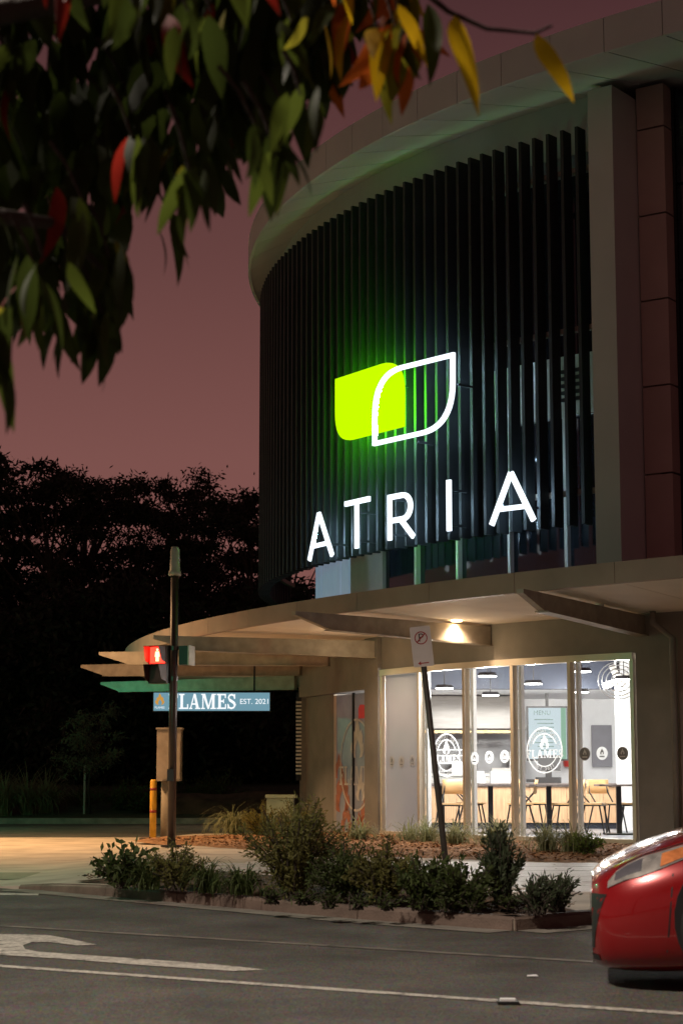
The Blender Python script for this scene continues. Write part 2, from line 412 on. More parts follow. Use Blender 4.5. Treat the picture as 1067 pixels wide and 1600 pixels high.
# --- end pier, right-hand wall
t = hit(948, 500, RL + .1)[0]
pier = B(); M = Matrix.Rotation(t, 3, 'Z')
pier.box(P(t + .002, RL - .32, 6.8), (1.1, .36, 6.5), M); bp('end_pier', pier, roof_m)
t2 = hit(985, 500, RL - .3)[0]
pier = B(); pier.box(P(t2 + .006, RL - .75, 6.45), (.5, .42, 5.9), Matrix.Rotation(t2, 3, 'Z')); bp('inner_pilaster', pier, panel_m)
bp('right_wall', B().arc(RW - .6, RW - .1, thP, R_(262), 3.5, 10.3, 30), dark_m)
ta, tb = hit(1000, 500, RL - .4)[0], hit(1043, 500, RL - .4)[0]
zs = [hit(1025, y, RL - .4)[1] for y in (870, 740, 602, 467, 333, 197)]
zs = [3.5] + zs[1:] + [10.2]
for z0, z1 in zip(zs, zs[1:]): bp('clad_panel', B().arc(RL - .9, RL - .42, ta, tb, z0 + .012, z1 - .012, 3), panel_m)
for k in range(5):
    z0 = 3.6 + 1.32 * k; bp('window_pane', B().arc(RL - .75, RL - .7, tb + .004, tb + .17, z0, z0 + 1.28, 6), tint_glass)
bp('window_frame', B().arc(RL - .8, RL - .66, tb + .0005, tb + .0035, 3.5, 10.2, 1), blackm)
# --- roof eave: own circle, a little wider to the right
RC, RR = Vector((12.51, 32.50)), 14.15
def PR(t, R, z): return Vector((RC.x + R * math.cos(t), RC.y + R * math.sin(t), z))
def inner(t):                                    # where the eave meets the band above the louvres
    d = Vector((math.cos(t), math.sin(t))); o = RC - CC; bq = o.dot(d); R = RL - .36
    return -bq + math.sqrt(bq * bq - o.length_squared + R * R)
NJ = 34; e0, e1 = R_(150), R_(262)
def eave(k0, k1, gap):
    b = B(); n = 3; base = 0
    for j in range(n + 1):
        t = k0 + gap + (k1 - k0 - 2 * gap) * j / n; ri = min(inner(t), RR - .12)
        for q in (PR(t, RR - .015, 9.90), PR(t, ri, 10.22), PR(t, ri, 10.26), PR(t, RR - .015, 9.94)): b.v.append(tuple(q))
    for j in range(n):
        a = 4 * j
        for i in range(4): b.f.append([a + i, a + (i + 1) % 4, a + 4 + (i + 1) % 4, a + 4 + i])
    b.f += [[0, 3, 2, 1], [4 * n, 4 * n + 1, 4 * n + 2, 4 * n + 3]]
    return b
def fasc(k0, k1, gap):
    b = B(); n = 3
    for j in range(n + 1):
        t = k0 + gap + (k1 - k0 - 2 * gap) * j / n
        for q in (PR(t, RR + .02, 9.885), PR(t, RR - .03, 9.885), PR(t, RR - .03, 10.33), PR(t, RR + .02, 10.33)): b.v.append(tuple(q))
    for j in range(n):
        a = 4 * j
        for i in range(4): b.f.append([a + i, a + (i + 1) % 4, a + 4 + (i + 1) % 4, a + 4 + i])
    b.f += [[0, 3, 2, 1], [4 * n, 4 * n + 1, 4 * n + 2, 4 * n + 3]]
    return b
roof = B(); ts = [e0 + (e1 - e0) * k / 60 for k in range(61)]
roof.prism([PR(t, RR - .04, 10.27) for t in ts] + [Vector((24, 24, 10.27)), Vector((24, 46, 10.27)), Vector((2, 46, 10.27))], (0, 0, .08))
rf = bp('roof', roof, roof_m)
for k in range(NJ):
    k0 = e0 + (e1 - e0) * k / NJ; k1 = e0 + (e1 - e0) * (k + 1) / NJ
    bp('eave_panel', eave(k0, k1, .0007), roof_m, parent=rf); bp('fascia_panel', fasc(k0, k1, .0004), panel_m if 0 else roof_m, parent=rf)
# --- ground floor wall
W0, W1 = hit(597, 1200, RW)[0], hit(993, 1200, RW)[0]
ZB, ZT = .24, 2.63
PL = hit(575, 1200, RW)[0]                        # left of the brown pillar
bp('wall', B().arc(RW - .25, RW, W0 - .001, R_(262), ZT + .06, 3.5, 40), wall_m)
bp('wall', B().arc(RW - .25, RW + .01, W1 + .003, R_(262), .0, ZT + .06, 20), wall_m)
bp('wall', B().arc(RW - .25, RW + .005, W0, W1 + .003, .0, ZB - .06, 24), wall_m)
bp('pillar', B().arc(RW - .35, RW + .06, PL, W0 - .002, .0, 3.5, 4), wall_m)
# shopfront frame: head, sill, mullions, panes
fr = bp('shopfront_frame', B().arc(RW - .06, RW + .05, W0, W1, ZB - .06, ZB + .01, 30), frame_m)
bp('frame_head', B().arc(RW - .06, RW + .05, W0, W1, ZT - .03, ZT + .06, 30), frame_m, parent=fr)
MX = [599, 657, 728, 803, 893, 991]
MT = [hit(x, 1180, RW)[0] for x in MX]
for i, t in enumerate(MT):
    w = .0023
    bp('mullion', B().arc(RW - .06, RW + .045, t - w, t + w, ZB + .01, ZT - .03, 1), frame_m, parent=fr)
panes = []
for i in range(5):
    m = film_m if i == 0 else clear
    panes.append(bp('window_pane', B().arc(RW - .025, RW - .015, MT[i] + .0037, MT[i + 1] - .0037, ZB + .012, ZT - .032, 6), m, parent=fr))
    t = MT[i] + .0062
    bp('inner_stop', B().arc(RW - .13, RW - .07, t - .0035, t + .0012, ZB + .012, ZT - .032, 1), white_wall, parent=fr)
# recess to the left with printed window, then corner pier with vent
q0 = P(PL, RW - .12, 0); q1 = at_y(524, 1200, 30.6); q2 = at_y(472, 1200, 32.4)
def vwall(p, q, th, z0, z1):
    p = Vector((p.x, p.y, 0)); q = Vector((q.x, q.y, 0)); d = (q - p).normalized(); n = Vector((-d.y, d.x, 0))
    if n.y < 0: n = -n
    return B().prism([p + Vector((0, 0, z0)), q + Vector((0, 0, z0)), q + Vector((0, 0, z1)), p + Vector((0, 0, z1))], n * th)
pw = bp('printed_window', vwall(q0, q1, .03, .2, 2.38), mat('printed_film', (.24, .24, .26), .45, var=.25, scale=3, emit=.045, ecol=(.5, .5, .55)))
dd = (q1 - q0); dd.z = 0
mid = q0 + dd * .53
def bar(p, w=.05, z0=.2, z1=2.4): return B().box((p.x, p.y, (z0 + z1) / 2), (w, w + .03, z1 - z0))
bp('mullion', bar(mid), blackm, parent=pw); bp('jamb', bar(q1), frame_m, parent=pw)
bp('recess_head', vwall(q0 + Vector((-.1, -.12, 0)), q2 + Vector((-.05, -.25, 0)), .5, 2.42, 3.5), wall_m)
bp('recess_wall', vwall(q1, q2, .2, 0, 2.41), wall_m)
bp('recess_base', vwall(q0, q1, .1, 0, .19), wall_m)
cp = at_y(467.5, 1200, 32.2)
bp('corner_pier', B().box((cp.x + .06, cp.y + .3, 1.75), (.10, .6, 3.5)), wall_m)
gx = cp.x - .01
grille = bp('vent_grille', B().box((gx + .0, cp.y + .02, 1.75), (.09, .04, 1.5)), blackm)
sl = B().box((0, 0, 0), (.095, .05, .032)); slm = sl.mesh('slat', spandrel_m)
for k in range(20):
    o = link('slat', slm, grille, (gx - CC.x, cp.y - .01, 1.12 + .064 * k)); o.location.y -= CC.y
bp('side_wall', B().box((gx + .3, cp.y + 6.5, 1.75), (.3, 11.8, 3.5)), wall_m)
# --- flat roof of the ground floor and building core, hidden from the street but closing the volume
bp('first_floor_slab', B().prism([P(t, RW - .1, 3.42) for t in [R_(176 + 86 * k / 30) for k in range(31)]] + [Vector((24, 24, 3.42)), Vector((24, 46, 3.42)), Vector((0, 46, 3.42))], (0, 0, .06)), wall_m)

# --- street canopy
KC, KR = Vector((22.07, 39.72)), 26.49
def PK(t, R, z): return Vector((KC.x + R * math.cos(t), KC.y + R * math.sin(t), z))
k0, k1 = R_(168), R_(241)
n = 60; ts = [k0 + (k1 - k0) * k / n for k in range(n + 1)]
cb = B()
def kin(t):                                      # back of canopy: on the wall line or, left of it, along the side wall
    p = PK(t, KR, 0); d = Vector((p.x, p.y)) - CC
    q = CC + d.normalized() * (RW - .05)
    if p.y > 33.5: q = Vector((gx + .2, p.y))
    return q
canopy = thing('street_canopy', 'wide curved awning wrapping the corner above the shopfront', 'awning', (CC.x, CC.y, 0))
NP = 22
for k in range(NP):
    a, c_ = k0 + (k1 - k0) * k / NP, k0 + (k1 - k0) * (k + 1) / NP
    b = B(); m_ = 3
    for j in range(m_ + 1):
        t = a + .0002 + (c_ - a - .0004) * j / m_; p = PK(t, KR - .04, 3.27); q = kin(t); mm = Vector(((p.x + q.x) / 2, (p.y + q.y) / 2, 3.24))
        b.v += [tuple(p), tuple(mm), (q.x, q.y, 3.20), (q.x, q.y, 3.26), (p.x, p.y, 3.32)]
    for j in range(m_):
        for i in range(5): b.f.append([5 * j + i, 5 * j + (i + 1) % 5, 5 * j + 5 + (i + 1) % 5, 5 * j + 5 + i])
    b.f += [[4, 3, 2, 1, 0], [5 * m_ + i for i in range(5)]]
    bp('soffit_panel', b, soffit_m, parent=canopy)
    b = B()
    for j in range(m_ + 1):
        t = a + .00015 + (c_ - a - .0003) * j / m_
        for q in (PK(t, KR + .03, 3.25), PK(t, KR - .035, 3.25), PK(t, KR - .035, 3.50), PK(t, KR + .03, 3.50)): b.v.append(tuple(q))
    for j in range(m_):
        for i in range(4): b.f.append([4 * j + i, 4 * j + (i + 1) % 4, 4 * j + 4 + (i + 1) % 4, 4 * j + 4 + i])
    b.f += [[0, 3, 2, 1], [4 * m_ + i for i in range(4)]]
    bp('fascia_panel', b, fascia_m, parent=canopy)
top = [PK(t, KR - .04, 3.46) for t in ts]; bk = [Vector((kin(t).x, kin(t).y, 3.49)) for t in ts]
b = B()
for i in range(n): b.poly([top[i], top[i + 1], bk[i + 1], bk[i]])
bp('roof_sheet', b, fascia_m, parent=canopy)
def beam(wall, tip, zt_wall=3.22, zt_tip=3.33, dep=.26, tipd=.05):
    w = Vector((wall.x, wall.y, 0)); t = Vector((tip.x, tip.y, 0)); d = (t - w); L = d.length; d.normalize(); nn = Vector((-d.y, d.x, 0)) * .045
    k = max(0, 1 - .55 / L)
    prof = [(0, zt_wall), (1, zt_tip), (1, zt_tip - tipd), (k, zt_wall + (zt_tip - zt_wall) * k - dep * .8), (0, zt_wall - dep)]
    b = B(); b.prism([w + d * L * s_ + Vector((0, 0, z)) - nn for s_, z in prof], nn * 2)
    o = bp('canopy_beam', b, beam_m, parent=canopy)
    f2 = B()                                      # bottom flange
    for sgn in (0,):
        a0 = w + Vector((0, 0, zt_wall - dep - .012)); a1 = w + d * L * k + Vector((0, 0, zt_wall + (zt_tip - zt_wall) * k - dep * .8 - .012))
        n3 = nn * 2.0
        f2.prism([a0 - n3, a1 - n3, a1 + n3, a0 + n3], (0, 0, .012))
    bp('flange', f2, beam_m, parent=o)
def wallpt(x): 
    t, _ = hit(x, 1000, RW + .02); return P(t, RW + .02, 0)
beam(wallpt(1003), at_z(812, 920, 3.23), 3.17, 3.23)
beam(wallpt(763), at_z(459, 955, 3.22), 3.17, 3.22)
beam(wallpt(587), at_z(240, 993, 3.20), 3.15, 3.20)
beam(at_y(514, 1030, 30.0), at_z(157, 1019, 3.16), 3.10, 3.16)
beam(at_y(470, 1040, 32.0), at_z(129, 1039, 3.12), 3.06, 3.12)
beam(at_y(462, 1060, 36.0), at_z(160, 1066, 3.04), 3.00, 3.04)
# canopy downlights, security camera, downpipe
for (x, y, z, e) in ((713, 970, 3.33, 42), (338, 1055, 3.30, 20), (1150, 955, 3.33, 42), (1330, 945, 3.33, 42), (545, 985, 3.3, 30)):  # last three are unseen, added to brighten the soffit
    for _ in range(4):
        p = at_z(x, y, z); t = math.atan2(p.y - KC.y, p.x - KC.x); eg = PK(t, KR - .04, 0); q = kin(t % (2 * math.pi)); fr_ = min(1, math.hypot(p.x - eg.x, p.y - eg.y) / math.hypot(q.x - eg.x, q.y - eg.y))
        z = (3.27 - .06 * fr_ if fr_ < .5 else 3.24 - .08 * (fr_ - .5)) - .004
    o = bp('downlight', B().tube([(p.x, p.y, z - .012), (p.x, p.y, z + .03)], .075, 14), warm_e, parent=canopy)
    light('downlight_lamp', 'SPOT', (p.x - CC.x, p.y - CC.y, z - .05), e * 5.5, (1, .72, .46), canopy, .06, R_(130), (0, 0, 0)).data.spot_blend = 1
    light('added_soffit_wash', 'POINT', (p.x - CC.x, p.y - CC.y, z - .35), e * .22, (1, .70, .42), canopy, .10)  # bare point light added below each fitting to wash the soffit
p = at_z(936, 948, 3.2)
o = bp('camera_base', B().tube([(p.x, p.y, 3.26), (p.x, p.y, 3.18)], [.06, .06], 12), white_wall, parent=canopy)
bp('camera_dome', B().tube([(p.x, p.y, 3.18), (p.x, p.y, 3.14), (p.x, p.y, 3.11)], [.055, .045, .015], 12), blackp, True, parent=o)
a = wallpt(1030); a2 = wallpt(1055)
nn = (Vector((a.x, a.y, 0)) - Vector((CC.x, CC.y, 0))).normalized() * .09
b = B(); b.tube([Vector((a.x, a.y, 3.2)) + nn * 2, Vector((a.x, a.y, 3.05)) + nn * 2, Vector((a2.x, a2.y, 2.85)) + nn, Vector((a2.x, a2.y, .1)) + nn], .045, 10)
bp('downpipe', b, wall_m, True)

# --- decals
def flame_pts(s):                               # flame outline, unit height about 1
    L = [(-.02, 1.0), (.12, .78), (.14, .62), (.22, .70), (.34, .50), (.30, .30), (.38, .36), (.42, .18), (.30, .0), (.12, -.04), (.2, .12), (.13, .3), (.02, .44), (-.1, .28), (-.14, .1), (-.1, -.04), (-.30, .0), (-.42, .2), (-.36, .38), (-.28, .32), (-.30, .52), (-.17, .68), (-.14, .6), (-.1, .8)]
    return [(x * s, y * s) for x, y in L]
def serif(ch):
    q = []
    def r(x0, y0, x1, y1): q.append([(x0, y0), (x1, y0), (x1, y1), (x0, y1)])
    if ch in 'FEL':
        r(.12, 0, .34, 1); r(0, 0, .46, .09)
        if ch in 'FE': r(0, .90, .76, 1); r(.66, .72, .76, .90); r(.34, .46, .58, .57); r(.52, .38, .6, .65)
        else: r(0, .91, .46, 1)
        if ch in 'EL': r(.34, 0, .78, .10); r(.68, .10, .78, .32)
        w = .8
    elif ch == 'A':
        q += [[(.06, 0), (.16, 0), (.48, 1), (.38, 1)], [(.60, 0), (.84, 0), (.54, 1), (.36, 1)]]; r(.2, .28, .66, .38); r(0, 0, .28, .08); r(.5, 0, .94, .08); w = .95
    elif ch == 'M':
        r(.1, 0, .2, 1); r(.9, 0, 1.12, 1); q += [[(.1, 1), (.34, 1), (.66, .08), (.54, .0)], [(.54, 0), (.66, 0), (1.0, 1), (.88, 1)]]; r(0, 0, .32, .08); r(.78, 0, 1.24, .08); r(0, .92, .3, 1); r(.95, .92, 1.24, 1); w = 1.26
    elif ch == 'S':
        c = [(.62, .74), (.58, .88), (.40, .95), (.2, .90), (.12, .75), (.2, .60), (.4, .50), (.58, .40), (.66, .24), (.56, .10), (.36, .04), (.16, .1), (.1, .26)]
        for (x0, y0), (x1, y1) in zip(c, c[1:]):
            d = Vector((x1 - x0, y1 - y0)); nrm = Vector((-d.y, d.x)).normalized() * (.095 if .3 < y0 < .7 else .06); e = d.normalized() * .02
            q.append([(x0 - e.x - nrm.x, y0 - e.y - nrm.y), (x1 + e.x - nrm.x, y1 + e.y - nrm.y), (x1 + e.x + nrm.x, y1 + e.y + nrm.y), (x0 - e.x + nrm.x, y0 - e.y + nrm.y)])
        r(.58, .66, .68, .98); r(.04, .02, .12, .34); w = .78
    return q, w
def word_polys(txt, h, gap=.10):
    out = []; x = 0
    for ch in txt:
        q, w = serif(ch); out += [[(px * h + x, py * h) for px, py in pl] for pl in q]; x += (w + gap) * h
    x -= gap * h
    return [[(px - x / 2, py - h / 2) for px, py in pl] for pl in out]
def ring_polys(r0, r1, n=36, a0=0, a1=2 * math.pi):
    o = []
    for k in range(n):
        t, u = a0 + (a1 - a0) * k / n, a0 + (a1 - a0) * (k + 1) / n
        o.append([(r0 * math.cos(t), r0 * math.sin(t)), (r1 * math.cos(t), r1 * math.sin(t)), (r1 * math.cos(u), r1 * math.sin(u)), (r0 * math.cos(u), r0 * math.sin(u))])
    return o
def on_cyl(polys, th, z, R, sx=1, jit=0):
    """flat 2-d polygons laid on the curved glass (x to the right = growing angle)"""
    b = B()
    for i, pl in enumerate(polys): b.poly([P(th + x * sx / R, R + jit * (i % 7) * .0003, z + y) for x, y in pl])
    return b
def arc_text(txt, r, a_mid, size, th, z, R, m, parent, flip=False, spread=None):
    n = len(txt); st = spread or size * .72 / r
    for i, ch in enumerate(txt):
        if ch == ' ': continue
        k = (i - (n - 1) / 2) * st
        a = a_mid - k if not flip else a_mid + k
        me = text_mesh(ch, size); rot = a - math.pi / 2 if not flip else a + math.pi / 2
        for v in me.vertices:
            x = v.co.x * math.cos(rot) - v.co.y * math.sin(rot) + r * math.cos(a); y = v.co.x * math.sin(rot) + v.co.y * math.cos(rot) + r * math.sin(a)
            q = P(th + x / R, R + v.co.z, z + y); v.co = (q.x - CC.x, q.y - CC.y, q.z)
        me.materials.clear(); me.materials.append(m); link('lettering', me, parent)
RD = RW - .008
def round_logo(px, py, rad, parent):
    th, z = hit(px, py, RD)
    o = bp('round_logo', on_cyl(ring_polys(rad * .94, rad, 40), th, z, RD), decal_t, parent=parent)
    for a0 in (22, 202): bp('inner_arc', on_cyl(ring_polys(rad * .68, rad * .725, 30, R_(a0), R_(a0 + 136)), th, z, RD), decal_t, parent=o)
    bp('flame_mark', on_cyl([[(x, y + rad * .08) for x, y in flame_pts(rad * .62)]], th, z, RD), decal_t, parent=o)
    bp('lettering', on_cyl([[(x, y - rad * .16) for x, y in pl] for pl in word_polys('FLAMES', rad * .36, .08)], th, z, RD + .001, jit=1), decal_t, parent=o)
    arc_text('CHARCOAL GRILL', rad * .82, R_(90), rad * .23, th, z, RD, decal_t, o)
    arc_text('EST 2021', rad * .82, R_(270), rad * .2, th, z, RD, decal_t, o, True)
round_logo(850, 1172, .315, panes[3])
round_logo(697, 1180, .315, panes[1])
def small_logo(px, py, pane, m, mi):
    th, z = hit(px, py, RD)
    o = bp('flame_badge', on_cyl([[(.088 * math.cos(2 * math.pi * k / 24), .088 * math.sin(2 * math.pi * k / 24)) for k in range(24)]], th, z, RD), m, parent=panes[pane])
    bp('flame_mark', on_cyl([[(x, y - .012) for x, y in flame_pts(.075)]] + [[(-.04, -.05), (.04, -.05), (.04, -.034), (-.04, -.034)]], th, z, RD + .002), mi, parent=o)
for px, py, pn, d in ((612, 1190, 0, 0), (627, 1190, 0, 0), (644, 1189, 0, 1), (741, 1185, 2, 1), (764, 1183, 2, 1), (788, 1182, 2, 1), (913, 1178, 4, 2), (940, 1177, 4, 1), (972, 1177, 4, 2)):
    small_logo(px, py, pn, (film_m, decal_t, decal_g)[d] if d else MATS.setdefault('faint_decal', mat('faint_decal', (.42, .43, .47), .6)), decal_g if d < 2 else decal_t)
# printed flames window
orange = mat('printed_orange', (.34, .12, .07), .6, var=.4, scale=6); redp = mat('printed_red', (.55, .05, .04), .6, emit=.15)
pale = mat('printed_pale', (.55, .50, .46), .6)
ex = Vector((dd.x, dd.y, 0)).normalized(); nz_ = Vector((ex.y, -ex.x, 0))
if nz_.y > 0: nz_ = -nz_
ex = -ex                                          # to the right as seen from the street
wc = q0 + dd * .42
def on_win(polys, cx_, cz, k=0, sx=1):
    b = B()
    for i, pl in enumerate(polys): b.poly([Vector((wc.x, wc.y, cz)) + ex * (cx_ + x * sx) + Vector((0, 0, y)) + nz_ * (.008 + .002 * k + .0002 * (i % 7)) for x, y in pl])
    return b
o = bp('round_logo', on_win(ring_polys(.70, .735, 48), -.05, 1.25, 1, .86), pale, parent=pw)
bp('flame_mark', on_win([flame_pts(.62)], .0, 1.38, 2), pale, parent=o)
bp('lettering', on_win(word_polys('FLAMES', .30, .06), -.05, 1.08, 2, .78), pale, parent=o)
bp('flame_print', on_win([[(x, y) for x, y in flame_pts(.42)]], .12, .70, 2), pale, parent=o)
for cx_, cz, s_ in ((-.62, .62, .75), (-.45, .3, .5), (.3, .35, .6), (-.75, 1.15, .4), (.05, .28, .35)):
    bp('flame_print', on_win([flame_pts(s_)], cx_, cz - .1, 0), orange, parent=pw)
bp('red_notice', on_win([[(.0, 0), (.48, 0), (.48, .2), (.06, .22), (0, .16)]], .05, 1.98, 3), redp, parent=pw)
me = text_mesh('WE ARE', .1)
for nm, txt, z in (('lettering', 'WE ARE', 2.12), ('lettering', 'OPEN', 2.03)):
    pass

# ================================================================== LIT SIGN
RS = RL + .30
def s_of(px, py): return hit(px, py, RS)
sign = thing('lit_sign_lettering', 'large illuminated ATRIA letters and leaf logo mounted on dark louvres', 'sign', (CC.x, CC.y, 0))
def stroke(pts, w, closed=False):
    """flat ribbon along points in (arc length, z); returns list of quads with mitred joints"""
    n = len(pts); L = []; Rr = []
    for i in range(n):
        p = Vector(pts[i]); a = Vector(pts[(i - 1) % n]) if (i or closed) else None; c_ = Vector(pts[(i + 1) % n]) if (i < n - 1 or closed) else None
        d0 = (p - a).normalized() if a is not None else (c_ - p).normalized(); d1 = (c_ - p).normalized() if c_ is not None else d0
        n0, n1 = Vector((-d0.y, d0.x)), Vector((-d1.y, d1.x)); m_ = (n0 + n1).normalized(); k = min(2.2, 1 / max(.3, m_.dot(n0)))
        L.append(p + m_ * w / 2 * k); Rr.append(p - m_ * w / 2 * k)
    out = []
    for i in range(n if closed else n - 1):
        j = (i + 1) % n; out.append([L[i], Rr[i], Rr[j], L[j]])
    return out
def solid_on_cyl(polys, R0, R1):
    b = B()
    for i, pl in enumerate(polys):
        e = .0007 * (i % 5)
        pl = [(p[0], p[1]) for p in pl]
        ar = sum(pl[k][0] * pl[(k + 1) % len(pl)][1] - pl[(k + 1) % len(pl)][0] * pl[k][1] for k in range(len(pl)))
        if ar < 0: pl = pl[::-1]
        i0 = len(b.v); n = len(pl)
        b.v += [tuple(P(x / RS, R0, z)) for x, z in pl] + [tuple(P(x / RS, R1 + e, z)) for x, z in pl]
        b.f.append([i0 + n + k for k in range(n)]); b.f.append([i0 + k for k in range(n)][::-1])
        for k in range(n): b.f.append([i0 + k, i0 + (k + 1) % n, i0 + n + (k + 1) % n, i0 + n + k])
    return b
def sz(px, py): t, z = s_of(px, py); return (t * RS, z)
W = .074
def lerp(p, q, k): return (p[0] + (q[0] - p[0]) * k, p[1] + (q[1] - p[1]) * k)
def letterA(x0, x1, xm, yt, yb0, yb1, W=W):
    s0, z0 = sz(x0, yb0); s1, z1 = sz(x1, yb1); sm, zt = sz(xm, yt); z0 = z1 = (z0 + z1) / 2
    w = W * .62; k = .3
    a, c_, m_ = (s0 + w / 2, z0), (s1 - w / 2, z1), (sm, zt - .06)
    return stroke([a, (sm, zt - .05)], W) + stroke([(sm, zt - .05), c_], W) + stroke([lerp(a, m_, k), lerp(c_, m_, k)], W * .85)
LZ0, LZ1 = None, None
polysA = letterA(484, 522, 500, 797, 875, 869)
s0, zt = sz(541, 784); s1, _ = sz(579, 779); sm, zb = sz(559, 857)
polysT = [[(s0, zt - W), (s1, zt - W), (s1, zt), (s0, zt)], [(sm - W / 2, zb), (sm + W / 2, zb), (sm + W / 2, zt - W), (sm - W / 2, zt - W)]]
s0, zb = sz(608, 845); s1, zt = sz(650, 766); sl_, _ = sz(612, 845)
hgt = zt - zb; ww = s1 - s0
r = hgt * .26; cxr = s1 - r - .10
polysR = stroke([(s0 + W / 2, zb), (s0 + W / 2, zt)], W)
arcp = [(s0 + W, zt - W / 2)] + [(cxr + r * math.cos(R_(90 - 15 * k)) , zt - W / 2 - r + r * math.sin(R_(90 - 15 * k))) for k in range(13)] + [(s0 + W, zt - W / 2 - 2 * r)]
polysR += stroke(arcp, W) + stroke([(cxr - .05, zt - W / 2 - 2 * r), (s1 - .04, zb + .0)], W)
s0, zb = sz(703, 830); _, zt = sz(703, 750)
polysI = stroke([(s0, zb), (s0, zt)], W)
polysA2 = letterA(767, 837, 799, 733, 821, 813)
for nm, pl in (('letter_a', polysA), ('letter_t', polysT), ('letter_r', polysR), ('letter_i', polysI), ('letter_a', polysA2)):
    o = bp(nm, solid_on_cyl(pl, RS, RS + .035), letter_w, parent=sign)
    hp = [[Vector(p) * .35 + (sum((Vector(q) for q in pq), Vector((0, 0))) / len(pq)) * .65 for p in pq] for pq in pl]
    bp('halo_light', solid_on_cyl(hp, RS - .014, RS - .004), halo_w, parent=o)
def leafshape(x0, x1, yl_t, yr_t, yl_b, yr_b, r):
    """leaf logo: sharp at one diagonal pair of corners, round at the other; corners tl tr br bl in pixels"""
    pass
def rounded(corners, rad, n=9):
    out = []
    N_ = len(corners)
    for i, (p, r) in enumerate(zip(corners, rad)):
        p = Vector(p)
        if r == 0: out.append(tuple(p)); continue
        a = (Vector(corners[i - 1]) - p).normalized(); c_ = (Vector(corners[(i + 1) % N_]) - p).normalized()
        for k in range(n + 1):
            t = k / n; A_ = p + a * r; C_ = p + c_ * r
            out.append(tuple(A_ * (1 - t) ** 2 + p * 2 * t * (1 - t) + C_ * t * t))
    return out
g = [sz(526, 590), sz(632, 562), sz(632, 667), sz(526, 694)]
gz0 = (g[2][1] + g[3][1]) / 2; gz1 = (g[0][1] + g[1][1]) / 2
g = [(g[0][0], gz1), (g[1][0], gz1), (g[2][0], gz0), (g[3][0], gz0)]
o = bp('green_leaf', solid_on_cyl([rounded(g, [0, .48, 0, .48])], RS - .01, RS + .03), letter_g, parent=sign)
gc = Vector(((g[0][0] + g[1][0]) / 2, (gz0 + gz1) / 2))
bp('halo_light', solid_on_cyl([[Vector(p) * .88 + gc * .12 for p in rounded(g, [0, .48, 0, .48])]], RS - .026, RS - .014), halo_g, parent=o)
g = [sz(592, 588), sz(713, 555), sz(713, 664), sz(592, 698)]
gz0 = (g[2][1] + g[3][1]) / 2; gz1 = (g[0][1] + g[1][1]) / 2
g = [(g[0][0], gz1), (g[1][0], gz1), (g[2][0], gz0), (g[3][0], gz0)]
lo_p = stroke(rounded(g, [.62, 0, .62, 0], 12), .060, True)
o = bp('leaf_outline', solid_on_cyl(lo_p, RS + .05, RS + .10), letter_w, parent=sign)
bp('halo_light', solid_on_cyl([[Vector(p) * .4 + (sum((Vector(q) for q in pq), Vector((0, 0))) / 4) * .6 for p in pq] for pq in lo_p], RS + .034, RS + .044), halo_w, parent=o)
for px, py in ((492, 850), (515, 850), (559, 800), (559, 845), (611, 780), (611, 835), (703, 765), (703, 820), (783, 790), (818, 790), (540, 610), (540, 660), (610, 600), (594, 660), (712, 600), (650, 690)):
    t, z = s_of(px, py); bp('standoff', B().arc(RL - .02, RS - .03, t - .0012, t + .0012, z - .015, z + .015, 1), louvre_m, parent=sign)
# ================================================================== SHOP INTERIOR (aligned with the street view axis)
FZ = .2
shop = thing('shop_interior', 'bright takeaway interior room behind the shop windows', 'room', (3, 30, FZ))
SI = Matrix.Translation((-3, -30, -FZ))
def sp(name, b, m, parent=None, smooth=False):
    me = b.mesh(name, m, smooth); me.transform(SI); return link(name, me, parent or shop)
arcw = [P(R_(196 + 50 * k / 30), RW - .26, 0) for k in range(31)]
def floorpoly(z, th): return B().prism([Vector((p.x, p.y, z)) for p in arcw] + [Vector((9.0, 26, z)), Vector((9, 36, z)), Vector((-.4, 36, z))], (0, 0, th))
sp('floor', floorpoly(FZ - .1, .1), floor_m); sp('ceiling', floorpoly(3.16, .08), navy)
sp('back_wall', B().box((4.3, 35.6, 1.7), (9.6, .2, 3.0)), white_wall)
sp('left_wall', B().box((.16, 33.5, 1.7), (.12, 4.1, 3.0)), white_wall)
sp('right_wall', B().box((6.2, 31, 1.7), (.15, 9.6, 3.0)), white_wall)
sp('bulkhead', B().box((3.2, 31.1, 2.83), (5.8, .3, .64)), navy)
sp('bulkhead', B().box((3.95, 28.3, 3.02), (4.3, .25, .26)), navy)
sp('ceiling_panel', B().box((3.2, 33.4, 2.56), (5.9, 4.2, .06)), white_wall)
sp('column', B().box((4.72, 30.6, 1.6), (.42, .42, 2.9)), white_wall)
